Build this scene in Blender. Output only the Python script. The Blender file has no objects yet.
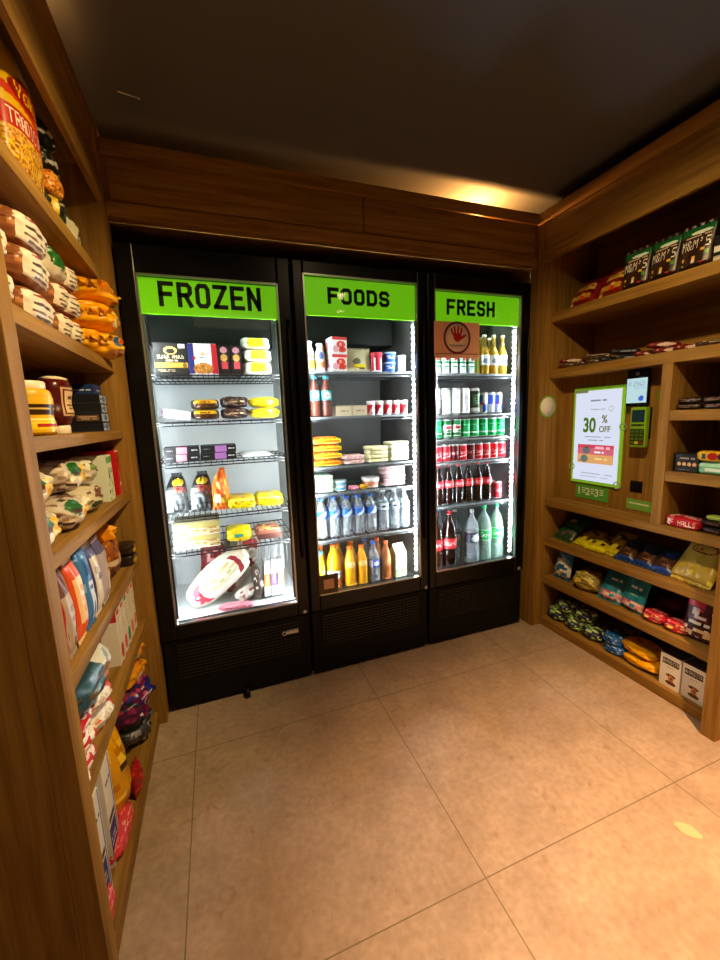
import bpy, bmesh, math, random
import numpy as np
from mathutils import Matrix, Vector
random.seed(11)
rng = np.random.RandomState(5)
scene = bpy.context.scene
COL = scene.collection
PI = math.pi
FLOOR = -1.5            # everything is laid out with the eye height at z = 0, then lifted by 1.5 m

# ------------------------------------------------------------------ colour
def lin(c):
    if isinstance(c, str):
        c = c.lstrip('#'); c = [int(c[i:i+2], 16)/255 for i in (0, 2, 4)]
        return tuple(x/12.92 if x <= .04045 else ((x+.055)/1.055)**2.4 for x in c)
    return tuple(c)

# ------------------------------------------------------------------ materials
MATS = {}
def mat(name, col='#808080', rough=.5, metal=0., spec=.5, emit=0., attr=False, coat=0., bump=0., trans=0., ior=1.45):
    if name in MATS: return MATS[name]
    m = bpy.data.materials.new(name); m.use_nodes = True
    nt = m.node_tree; b = nt.nodes['Principled BSDF']
    b.inputs['Base Color'].default_value = (*lin(col), 1)
    b.inputs['Roughness'].default_value = rough
    b.inputs['Metallic'].default_value = metal
    b.inputs['Specular IOR Level'].default_value = spec
    b.inputs['Coat Weight'].default_value = coat
    b.inputs['Transmission Weight'].default_value = trans
    b.inputs['IOR'].default_value = ior
    if emit:
        b.inputs['Emission Color'].default_value = (*lin(col), 1); b.inputs['Emission Strength'].default_value = emit
    if attr:
        a = nt.nodes.new('ShaderNodeAttribute'); a.attribute_name = 'Col'
        nt.links.new(a.outputs['Color'], b.inputs['Base Color'])
        if emit: nt.links.new(a.outputs['Color'], b.inputs['Emission Color'])
    if bump:
        n = nt.nodes.new('ShaderNodeTexNoise'); n.inputs['Scale'].default_value = 60; n.inputs['Detail'].default_value = 3
        t = nt.nodes.new('ShaderNodeTexCoord'); nt.links.new(t.outputs['Object'], n.inputs['Vector'])
        p = nt.nodes.new('ShaderNodeBump'); p.inputs['Strength'].default_value = bump; p.inputs['Distance'].default_value = .004
        nt.links.new(n.outputs['Fac'], p.inputs['Height']); nt.links.new(p.outputs['Normal'], b.inputs['Normal'])
    MATS[name] = m
    return m

def wood(axis):
    key = 'oak_' + axis
    if key in MATS: return MATS[key]
    m = bpy.data.materials.new(key); m.use_nodes = True
    nt = m.node_tree; b = nt.nodes['Principled BSDF']; L = nt.links.new
    tc = nt.nodes.new('ShaderNodeTexCoord'); mp = nt.nodes.new('ShaderNodeMapping')
    s = {'x': (1.2, 26, 26), 'y': (26, 1.2, 26), 'z': (26, 26, 1.2)}[axis]
    mp.inputs['Scale'].default_value = s
    L(tc.outputs['Object'], mp.inputs['Vector'])
    n1 = nt.nodes.new('ShaderNodeTexNoise'); n1.inputs['Scale'].default_value = 1.6; n1.inputs['Detail'].default_value = 6; n1.inputs['Roughness'].default_value = .62
    n1.inputs['Distortion'].default_value = .35
    L(mp.outputs['Vector'], n1.inputs['Vector'])
    n2 = nt.nodes.new('ShaderNodeTexNoise'); n2.inputs['Scale'].default_value = 9; n2.inputs['Detail'].default_value = 2
    L(mp.outputs['Vector'], n2.inputs['Vector'])
    r = nt.nodes.new('ShaderNodeValToRGB')
    r.color_ramp.elements[0].position = .28; r.color_ramp.elements[0].color = (.20, .092, .016, 1)
    r.color_ramp.elements[1].position = .72; r.color_ramp.elements[1].color = (.44, .235, .055, 1)
    mx = nt.nodes.new('ShaderNodeMixRGB'); mx.blend_type = 'MULTIPLY'; mx.inputs['Fac'].default_value = .28
    L(n1.outputs['Fac'], r.inputs['Fac']); L(r.outputs['Color'], mx.inputs['Color1']); L(n2.outputs['Fac'], mx.inputs['Color2'])
    L(mx.outputs['Color'], b.inputs['Base Color'])
    b.inputs['Roughness'].default_value = .55; b.inputs['Specular IOR Level'].default_value = .12
    bp = nt.nodes.new('ShaderNodeBump'); bp.inputs['Strength'].default_value = .12; bp.inputs['Distance'].default_value = .002
    L(n1.outputs['Fac'], bp.inputs['Height']); L(bp.outputs['Normal'], b.inputs['Normal'])
    MATS[key] = m
    return m

def glass_mat(name, tint, gloss, diff=0., dcol='#ffffff', rough=.03):
    """thin clear wall: see-through, with a fresnel sheen and a little milky scatter"""
    if name in MATS: return MATS[name]
    m = bpy.data.materials.new(name); m.use_nodes = True
    nt = m.node_tree; nt.nodes.clear(); L = nt.links.new
    o = nt.nodes.new('ShaderNodeOutputMaterial'); t = nt.nodes.new('ShaderNodeBsdfTransparent'); t.inputs['Color'].default_value = (*lin(tint), 1)
    g = nt.nodes.new('ShaderNodeBsdfGlossy'); g.inputs['Roughness'].default_value = rough; g.inputs['Color'].default_value = (1, 1, 1, 1)
    f = nt.nodes.new('ShaderNodeFresnel'); f.inputs['IOR'].default_value = gloss
    d = nt.nodes.new('ShaderNodeBsdfDiffuse'); d.inputs['Color'].default_value = (*lin(dcol), 1)
    a = nt.nodes.new('ShaderNodeMixShader'); a.inputs['Fac'].default_value = diff
    c = nt.nodes.new('ShaderNodeMixShader')
    L(t.outputs[0], a.inputs[1]); L(d.outputs[0], a.inputs[2])
    L(f.outputs[0], c.inputs[0]); L(a.outputs[0], c.inputs[1]); L(g.outputs[0], c.inputs[2]); L(c.outputs[0], o.inputs['Surface'])
    MATS[name] = m
    return m

WRAP = mat('printed_film', rough=.32, attr=True, spec=.5)
CARD = mat('printed_card', rough=.5, attr=True, spec=.4)
TIN = mat('printed_tin', rough=.28, metal=.25, attr=True)
PLAST = mat('coloured_plastic', rough=.35, attr=True)
ALU = mat('aluminium', '#c8c8c8', .25, 1.)
BLACK = mat('black_enamel', '#050505', .3, spec=.35)
BLACKM = mat('black_matt_plastic', '#060606', .55, spec=.25)
STEEL = mat('brushed_steel', '#b9bbbd', .3, .9)
RAIL = mat('grey_rail', '#7c8083', .4)
WIRE = mat('black_wire', '#161616', .4)
WIREG = mat('grey_wire', '#5c5f62', .4, .4)
GLASS = glass_mat('door_glass', '#f6faf8', 1.3)
PET = glass_mat('clear_bottle', '#eef6fa', 1.36, .24, '#f0f8ff', .05)
PETG = glass_mat('pale_green_bottle', '#d8f2e0', 1.36, .26, '#d8fcec', .05)
BEERG = glass_mat('clear_beer_glass', '#f5e9b0', 1.4, .25, '#e8c860', .05)
W = {a: wood(a) for a in 'xyz'}

# ------------------------------------------------------------------ mesh building
class MB:
    def __init__(s): s.v = []; s.f = []; s.c = []; s.sm = []
    def add(s, verts, faces, col=(1, 1, 1), smooth=False):
        o = len(s.v); s.v += [tuple(map(float, q)) for q in verts]
        s.f += [tuple(i+o for i in f) for f in faces]
        if isinstance(col, list): s.c += col
        else: s.c += [lin(col)]*len(faces)
        s.sm += [smooth]*len(faces)
        return s
    def box(s, x0, x1, y0, y1, z0, z1, col='#ffffff'):
        v = [(x0,y0,z0),(x1,y0,z0),(x1,y1,z0),(x0,y1,z0),(x0,y0,z1),(x1,y0,z1),(x1,y1,z1),(x0,y1,z1)]
        return s.add(v, [(0,3,2,1),(4,5,6,7),(0,1,5,4),(1,2,6,5),(2,3,7,6),(3,0,4,7)], col)
    def grid(s, P, colors, smooth=True, flip=False):
        """P (nv+1, nu+1, 3) points; colors (nv, nu, 3)"""
        nv, nu = P.shape[0]-1, P.shape[1]-1; o = len(s.v)
        s.v += [tuple(q) for q in P.reshape(-1, 3).tolist()]
        for j in range(nv):
            for i in range(nu):
                a = o+j*(nu+1)+i; q = (a, a+1, a+nu+2, a+nu+1)
                s.f.append(q[::-1] if flip else q)
        s.c += [tuple(q) for q in colors.reshape(-1, 3).tolist()]
        s.sm += [smooth]*(nu*nv)
        return s
    def lathe(s, prof, n=20, col='#ffffff', colors=None, smooth=True, sx=1., sy=1., cap=True):
        """prof [(r, z)...] bottom to top; u runs once round, 0.5 faces -y"""
        prof = np.array(prof, float); u = np.arange(n+1)/n; a = 2*PI*(u-.5)
        P = np.stack([np.outer(prof[:,0], np.sin(a))*sx, -np.outer(prof[:,0], np.cos(a))*sy, np.repeat(prof[:,1:2], n+1, 1)], -1)
        if colors is None: colors = np.tile(np.array(lin(col)), (len(prof)-1, n, 1))
        s.grid(P, colors, smooth)
        if cap:
            for k, fl in ((0, True), (-1, False)):
                if prof[k, 0] > 1e-5:
                    ring = P[k, :n]; s.add(ring.tolist(), [tuple(range(n))[::-1] if fl else tuple(range(n))], [tuple(colors[k, 0])], False)
        return s
    def tube(s, pts, r, col='#ffffff', n=6):
        pts = [Vector(p) for p in pts]
        rings = []
        for i, p in enumerate(pts):
            d = (pts[min(i+1, len(pts)-1)]-pts[max(i-1, 0)]).normalized()
            up = Vector((0, 0, 1)) if abs(d.z) < .9 else Vector((1, 0, 0))
            a = d.cross(up).normalized(); b = d.cross(a)
            rings.append([p+a*r*math.cos(2*PI*k/n)+b*r*math.sin(2*PI*k/n) for k in range(n)])
        v = [q for R in rings for q in R]; f = []
        for i in range(len(pts)-1):
            for k in range(n):
                f.append((i*n+k, i*n+(k+1) % n, (i+1)*n+(k+1) % n, (i+1)*n+k))
        f.append(tuple(range(n))[::-1]); f.append(tuple(range((len(pts)-1)*n, len(pts)*n)))
        return s.add(v, f, col, True)
    def mesh(s, name, m, weld=0.):
        me = bpy.data.meshes.new(name); me.from_pydata(s.v, [], s.f)
        cols = np.array(s.c, np.float32)
        lt = np.array([len(f) for f in s.f])
        ca = me.color_attributes.new('Col', 'FLOAT_COLOR', 'CORNER')
        arr = np.ones((lt.sum(), 4), np.float32); arr[:, :3] = np.repeat(cols, lt, 0)
        ca.data.foreach_set('color', arr.ravel())
        me.polygons.foreach_set('use_smooth', s.sm)
        if weld:
            bm = bmesh.new(); bm.from_mesh(me); bmesh.ops.remove_doubles(bm, verts=bm.verts, dist=weld)
            bmesh.ops.recalc_face_normals(bm, faces=bm.faces); bm.to_mesh(me); bm.free()
        me.materials.append(m); me.update()
        return me
    def build(s, name, m, parent=None, weld=0., bevel=0.):
        return obj(name, s.mesh(name, m, weld), parent, bevel)

def obj(name, me, parent=None, bevel=0.):
    o = bpy.data.objects.new(name, me); COL.objects.link(o)
    if parent: o.parent = parent
    if bevel:
        b = o.modifiers.new('edge', 'BEVEL'); b.width = bevel; b.segments = 2; b.limit_method = 'ANGLE'
    return o
def tag(o, label=None, cat=None, group=None, kind=None):
    for k, v in (('label', label), ('category', cat), ('group', group), ('kind', kind)):
        if v: o[k] = v
    return o
def empty(name, loc=(0, 0, 0), **k):
    o = bpy.data.objects.new(name, None); COL.objects.link(o); o.location = loc; o.empty_display_size = .05
    return tag(o, **k)
def bx(name, x0, x1, y0, y1, z0, z1, m, parent=None, bevel=0.):
    return MB().box(x0, x1, y0, y1, z0, z1).build(name, m, parent, bevel=bevel)

# ------------------------------------------------------------------ printing on packages
FONT = {}
for ln in '''A7E1111117E B7F49494936 C3E41414122 D7F4141221C E7F49494941 F7F09090901 G3E4149497A H7F0808087F I00417F4100 K7F08142241
L7F40404040 M7F020C027F N7F0408107F O3E4141413E P7F09090906 R7F09192946 S4649494931 T01017F0101 U3F4040403F Y0708700807 Z6151494543
03E5149453E 100427F4000 24261514946 32141454B31 %2313086462 &3649552250 '0005030000 -0808080808 a2054545478 c3844444420 e3854545418
i00447D4000 k7F10284400 l00417F4000 o3844444438 p7C14141408 r7C08040408 t043F444020'''.split():
    FONT[ln[0]] = [int(ln[1+2*i:3+2*i], 16) for i in range(5)]
FONT[' '] = [0]*5
def glyphs(t):
    cols = []
    for ch in t: cols += FONT.get(ch, FONT[' ']) + [0]
    cols = cols[:-1]
    return np.array([[(c >> (6-r)) & 1 for c in cols] for r in range(7)], bool)     # row 0 = bottom

def paint(ops, nu, nv, base='#ffffff', u0=0., u1=1.):
    U, V = np.meshgrid(u0+(np.arange(nu)+.5)/nu*(u1-u0), (np.arange(nv)+.5)/nv)
    C = np.tile(np.array(lin(base)), (nv, nu, 1)); r2 = np.random.RandomState(3)
    for op in ops or []:
        k = op[0]; c = None
        if k == 'r': _, a, b, d, e, c = op; m = (U >= a) & (U < d) & (V >= b) & (V < e)
        elif k == 'e': _, a, b, d, e, c = op; m = ((U-a)/d)**2+((V-b)/e)**2 < 1
        elif k == 'o': _, a, b, d, e, wd, c = op; q = np.sqrt(((U-a)/d)**2+((V-b)/e)**2); m = (q < 1) & (q > 1-wd)
        elif k == 'g':                                   # slanted band through (a,b) with slope, half width
            _, a, b, sl, wd, c = op; m = np.abs(V-b-sl*(U-a)) < wd
        elif k == 'p': _, a, b, d, e, c = op; m = (V < b+(e-b)*np.clip((U-a)/(d-a), 0, 1)) if op else None
        elif k == 't':
            _, t, a, b, d, e, c = op[:7]; G = glyphs(t); sh = op[7] if len(op) > 7 else 0
            x = (U-a-sh*(V-b))/(d-a); y = (V-b)/(e-b)
            ok = (x >= 0) & (x < 1) & (y >= 0) & (y < 1)
            m = ok & G[np.clip((y*7).astype(int), 0, 6), np.clip((x*G.shape[1]).astype(int), 0, G.shape[1]-1)]
        elif k == 'l':                                   # lines of print too small to read
            _, a, b, d, e, n, c = op; y = (V-b)/(e-b)*n; x = (U-a)/(d-a)
            H = np.abs(np.sin(np.floor(y)*7.3+np.floor(x*9)*3.7))
            m = (x >= 0) & (x < 1) & (y >= 0) & (y < n) & ((y % 1) > .25) & ((y % 1) < .78) & (H > .25)
        elif k == 's':                                   # blotches: kernels, biscuits, sweets
            _, a, b, d, e, sc, dens, cs = op
            ins = (U >= a) & (U < d) & (V >= b) & (V < e)
            iu, iv = np.floor(U*sc), np.floor(V*sc*1.3)
            h = np.abs(np.sin(iu*12.9898+iv*78.233)*43758.5453) % 1
            for i, cc in enumerate(cs):
                mm = ins & (h > 1-dens+dens*i/len(cs)) & (h <= 1-dens+dens*(i+1)/len(cs)); C[mm] = lin(cc)
            continue
        C[m] = lin(c)
    return C

# ------------------------------------------------------------------ package shapes
def wr(U, V, seed, f=5.):
    r = np.random.RandomState(seed); o = np.zeros_like(U)
    for k in range(6):
        a, b, ph = r.uniform(-f, f), r.uniform(-f, f), r.uniform(0, 6.28)
        o += np.sin(2*PI*(a*U+b*V)+ph)/(1+.35*k)
    return o/3.

class Proto:
    """one modelled article; place() uses it once and copies it (with its parts) after that"""
    def __init__(s, name, cat): s.root = empty(name); s.cat = cat; s.used = False; s.pts = None
    def part(s, mb, name, m, parent=None, weld=0., bevel=0.): return mb.build(name, m, parent or s.root, weld, bevel)
    def points(s):
        if s.pts is None:
            out = []
            def walk(o, M):
                for c in o.children:
                    Mc = M @ c.matrix_basis
                    if c.data: 
                        n = len(c.data.vertices); a = np.empty(n*3); c.data.vertices.foreach_get('co', a); a = a.reshape(-1, 3)
                        R = np.array(Mc.to_3x3()); out.append(a @ R.T + np.array(Mc.translation))
                    walk(c, Mc)
            walk(s.root, Matrix())
            s.pts = np.concatenate(out)
        return s.pts
    def place(s, x, y, z, label, rz=0., tilt=0., roll=0., yaw=0., group=None, cat=None, sc=1.):
        s.points()
        M = Matrix.Rotation(math.radians(rz+yaw), 4, 'Z') @ Matrix.Rotation(-math.radians(tilt), 4, 'X') @ Matrix.Rotation(math.radians(roll), 4, 'Y')
        zz = sc*(s.pts @ np.array(M.to_3x3())[2])
        M.translation = (x, y, z-zz.min())
        r = s.root if not s.used else dup(s.root)
        s.used = True; r.matrix_basis = M @ Matrix.Scale(sc, 4)
        s.top = z-zz.min()+zz.max()
        tag(r, label, cat or s.cat)
        if group: r['group'] = group
        elif 'group' in r: del r['group']
        return s.top
def dup(root):
    r = root.copy(); COL.objects.link(r)
    for ch in list(root.children):
        c = ch.copy(); COL.objects.link(c); c.parent = r
        for g in list(ch.children):
            d = g.copy(); COL.objects.link(d); d.parent = c
    return r

def pouch(name, cat, w, h, t, ops, base, res=(26, 34), back=None, stand=False, seed=1, seal=.05, crease=.10, m=None, sealc=None, pinch=0.):
    """pillow bag or stand-up pouch with crimped ends"""
    P = Proto(name, cat); nu, nv = res
    u = np.linspace(0, 1, nu+1); v = np.linspace(0, 1, nv+1); U, V = np.meshgrid(u, v)
    pu = np.clip(1-np.abs(2*U-1)**2.3, 0, 1)**.62
    if stand: pv = np.clip((1-V)**.55, 0, 1)*np.clip(V*14, 0, 1)**.35
    else: pv = np.clip(1-np.abs(2*V-1)**2.6, 0, 1)**.6
    pin = 1-.06*np.exp(-((V-.5)/.3)**2)*(0 if stand else 1)
    edge = np.exp(-(np.minimum(V, 1-V))/.16)
    bump = crease*wr(U, V, seed, 2.6)+crease*.8*edge*np.sin(U*(24+seed % 7)+seed)
    X = (U-.5)*w*pin*(1+.012*wr(V, V*0, seed+4, 3)); Z = h*(seal+(1-2*seal)*V)
    X = X*(1-pinch*np.clip((V-.5)/.5, 0, 1)**1.6)+pinch*.12*w*np.sin(V*5+seed)*V
    body = MB()
    for sgn in (-1, 1):
        Y = sgn*(t/2)*pu*pv*(1+bump) 
        pts = np.stack([X, Y, Z], -1)
        body.grid(pts, paint(ops if sgn < 0 else back, nu, nv, base), True, flip=sgn > 0)
    P.part(body, 'body', m or WRAP, weld=1e-6)
    n = 24
    for z0, z1, nm in ((0, h*seal, 'bottom_seal'), (h*(1-seal), h, 'top_seal')):
        if nm == 'bottom_seal' and stand: z0 = z1*.2
        kx = (1-pinch) if nm == 'top_seal' else 1.; b = MB(); xs = np.linspace(-w/2, w/2, n+1)*kx+(pinch*.12*w*math.sin(5+seed) if nm == 'top_seal' else 0); pts = []
        for k, x in enumerate(xs):
            zz = (z1-z0); a = z0-(.004 if k % 2 and nm == 'bottom_seal' else 0); c = z1+(.004 if k % 2 and nm == 'top_seal' else 0)
            yy = .0025*math.sin(k*1.1+seed)
            pts += [(x, yy-.0008, a), (x, yy-.0008, c), (x, yy+.0008, a), (x, yy+.0008, c)]
        fs = []
        for k in range(n):
            i = k*4; fs += [(i, i+4, i+5, i+1), (i+2, i+3, i+7, i+6), (i+1, i+5, i+7, i+3), (i, i+2, i+6, i+4)]
        fs += [(0, 1, 3, 2), (n*4, n*4+2, n*4+3, n*4+1)]
        b.add(pts, fs, sealc or base)
        P.part(b, nm, m or WRAP)
    return P

def brick(name, cat, w, d, h, base, front=None, top=None, side=None, n=6., res=(22, 14, 12), seed=1, lump=0., m=None, parts=None):
    """soft or firm pack: rounded block, printed face by face; lump adds folds"""
    P = Proto(name, cat); b = MB(); nu, nv, nd = res
    def S(q):
        k = (np.abs(q)**n).sum(-1, keepdims=True)**(-1./n); return q*k
    g = lambda a: np.linspace(-1, 1, a+1)
    U, V = np.meshgrid(g(nu), g(nv)); D, E = np.meshgrid(g(nd), g(nv)); A, B = np.meshgrid(g(nu), g(nd))
    one = lambda q: np.ones_like(q)
    sides = [(np.stack([U, -one(U), V], -1), paint(front, nu, nv, base)), (np.stack([-U, one(U), V], -1), paint(None, nu, nv, base)),
             (np.stack([one(D), D, E], -1), paint(side, nd, nv, base)), (np.stack([-one(D), -D, E], -1), paint(side, nd, nv, base)),
             (np.stack([A, B, one(A)], -1), paint(top, nu, nd, base)), (np.stack([A, -B, -one(A)], -1), paint(None, nu, nd, base))]
    for q, c in sides:
        p = S(q)
        if lump:
            k = lump*(wr(p[..., 0]*.5+.3*p[..., 2], p[..., 1]*.5+.4*p[..., 2], seed, 2.2)+.6*wr(p[..., 0]-p[..., 1], p[..., 2]+p[..., 0]*.3, seed+9, 2.5))
            p = p*(1+k[..., None])
        p = p*np.array([w/2, d/2, h/2])+np.array([0, 0, h/2]); p[..., 2] = np.maximum(p[..., 2], 0)
        b.grid(p, c, smooth=n < 20 )
    P.part(b, 'body', m or WRAP, weld=1e-6)
    return P

def carton(name, cat, w, d, h, base, front=None, top=None, side=None, res=(40, 36), m=None, flap=True):
    P = Proto(name, cat); b = MB(); nu, nv = res
    def face(o, a, c, ops, nu, nv):
        s, t = np.meshgrid(np.linspace(0, 1, nu+1), np.linspace(0, 1, nv+1))
        b.grid(np.array(o)+s[..., None]*np.array(a)+t[..., None]*np.array(c), paint(ops, nu, nv, base), False)
    x, y = w/2, d/2
    face((-x, -y, 0), (w, 0, 0), (0, 0, h), front, nu, nv)
    face((x, -y, 0), (0, d, 0), (0, 0, h), side, nu//2, nv//2); face((-x, y, 0), (0, -d, 0), (0, 0, h), side, nu//2, nv//2)
    face((x, y, 0), (-w, 0, 0), (0, 0, h), None, 1, 1)
    face((-x, -y, h), (w, 0, 0), (0, d, 0), top, nu//2, 12); face((-x, y, 0), (w, 0, 0), (0, -d, 0), None, 1, 1)
    P.part(b, 'body', m or CARD, weld=1e-6)
    if flap:                                             # the tucked end flap on top
        f = MB(); f.box(-x*.97, x*.97, -y*.97, y*.97, h, h+.0012)
        c0 = paint(top, 1, 1, base)[0, 0]; f.c = [tuple(c0)]*6
        P.part(f, 'lid_flap', m or CARD)
    return P

def smoothprof(pts, k=4):
    pts = np.array(pts, float); out = []
    for i in range(len(pts)-1):
        p0, p1, p2, p3 = pts[max(i-1, 0)], pts[i], pts[i+1], pts[min(i+2, len(pts)-1)]
        for t in np.arange(k)/k:
            out.append(.5*(2*p1+(p2-p0)*t+(2*p0-5*p1+4*p2-p3)*t*t+(3*p1-p0-3*p2+p3)*t**3))
    out.append(pts[-1]); out = np.array(out); out[:, 0] = np.maximum(out[:, 0], 0)
    return out

def bottle(name, cat, r, h, body_m, body_c, cap_c, label=None, lab_z=(.4, .62), lab_base='#ffffff', liquid=None, fill=.8, neck=.32, shape='pet', capw=.42, caph=.07, lres=(40, 12), m_l=None, sy=1.):
    P = Proto(name, cat); H = h*(1-caph*.6)
    if shape == 'pet':
        pr = [(.55, 0), (.9, .01), (1, .04), (1, .25), (.93, .30), (.97, .36), (.97, .60), (.9, .70), (.6, .83), (neck, .92), (neck, 1)]
    elif shape == 'cola':
        pr = [(.6, 0), (.92, .01), (.97, .06), (.86, .24), (.9, .34), (1, .44), (1, .56), (.82, .70), (.5, .86), (neck, .94), (neck, 1)]
    elif shape == 'beer':
        pr = [(.7, 0), (.97, .01), (1, .04), (1, .5), (.97, .56), (.6, .68), (.42, .78), (.38, .95), (.42, .96), (.42, 1)]
    elif shape == 'juice':
        pr = [(.7, 0), (.98, .02), (1, .06), (1, .55), (.98, .62), (.75, .78), (.5, .88), (neck, .93), (neck, 1)]
    elif shape == 'jug':
        pr = [(.8, 0), (.98, .01), (1, .05), (1, .7), (.97, .8), (.8, .88), (.62, .92), (neck, .94), (neck, 1)]
    pr = smoothprof(pr, 3)*np.array([r, H])
    b = MB().lathe(pr, 20, body_c, sy=sy); P.part(b, 'body', body_m)
    if liquid:
        k = pr[pr[:, 1] < H*fill]*np.array([.9, 1]); k[0, 1] += .004; k[:, 1] = np.maximum(k[:, 1], .004)
        P.part(MB().lathe(k, 16, liquid[1], sy=sy), 'drink', liquid[0])
    if label is not None:
        z0, z1 = lab_z[0]*H, lab_z[1]*H; nu, nv = lres
        zz = np.linspace(z0, z1, nv+1); rr = np.interp(zz, pr[:, 1], pr[:, 0])+.0009
        P.part(MB().lathe(np.stack([rr, zz], -1), nu, colors=paint(label, nu, nv, lab_base), cap=False, sy=sy), 'label', m_l or WRAP)
    c = MB(); cr = max(r*neck*1.12, r*capw); c.lathe([(cr, H-h*caph*.4), (cr, h-.002), (cr*.92, h), (0, h)], 18, cap_c)
    P.part(c, 'cap', PLAST)
    return P

def can(name, cat, r, h, ops, base, res=(44, 24), slim=False):
    P = Proto(name, cat); nu, nv = res; b = MB()
    z = np.linspace(h*.06, h*.92, nv+1)
    pr = np.stack([np.full(nv+1, r), z], -1); b.lathe(pr, nu, colors=paint(ops, nu, nv, base), cap=False)
    b.lathe([(r*.7, 0), (r*.8, .003), (r, h*.06)], nu, '#b8b8b8'); b.lathe([(r, h*.92), (r*.82, h*.985), (r*.84, h)], nu, '#c8c8c8', cap=False)
    P.part(b, 'body', TIN, weld=1e-6)
    l = MB().lathe([(0, h-.004), (r*.76, h-.004), (r*.8, h+.0005), (r*.85, h+.0005)], 20, '#d0d0d0', cap=False); P.part(l, 'lid', ALU)
    t = MB().box(-.004, .004, -r*.5, r*.1, h-.0035, h-.002); P.part(t, 'pull_tab', ALU)
    return P

def tub(name, cat, r, h, base, lid_c, ops=None, taper=.82, lidh=.16, res=(36, 10), sq=False):
    P = Proto(name, cat); nu, nv = res
    z = np.linspace(0, h*(1-lidh*.6), nv+1); rr = r*(taper+(1-taper)*z/z[-1])
    P.part(MB().lathe(np.stack([rr, z], -1), nu, colors=paint(ops, nu, nv, base)), 'cup', PLAST)
    P.part(MB().lathe([(r*1.04, h*(1-lidh)), (r*1.06, h*.98), (r*1.0, h), (0, h)], nu, lid_c), 'lid', PLAST)
    return P

def tray(name, cat, w, d, h, tray_c, food_c, spots=None, film=True, lab=None):
    """shallow moulded tray, its food and (where shown) a paper sleeve"""
    P = Proto(name, cat)
    t = MB(); k = .86
    v = [(-w/2*k, -d/2*k, 0), (w/2*k, -d/2*k, 0), (w/2*k, d/2*k, 0), (-w/2*k, d/2*k, 0), (-w/2, -d/2, h*.55), (w/2, -d/2, h*.55), (w/2, d/2, h*.55), (-w/2, d/2, h*.55)]
    t.add(v, [(0, 3, 2, 1), (0, 1, 5, 4), (1, 2, 6, 5), (2, 3, 7, 6), (3, 0, 4, 7), (4, 5, 6, 7)], tray_c)
    P.part(t, 'tray', PLAST)
    f = MB(); nu, nv = 24, 16
    U, V = np.meshgrid(np.linspace(-1, 1, nu+1), np.linspace(-1, 1, nv+1))
    hz = h*.5+h*.5*np.clip(1-U**6, 0, 1)**.5*np.clip(1-V**6, 0, 1)**.5*(1+.12*wr(U, V, 3, 1.8))
    f.grid(np.stack([U*w/2*.97, V*d/2*.97, hz], -1), paint(spots, nu, nv, food_c), True)
    P.part(f, 'food', WRAP)
    if lab:
        P.part(MB().box(-w*.18, w*.18, -d/2*1.01, d/2*1.01, h*.2, h*1.02, lab), 'sleeve', CARD)
    return P

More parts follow.
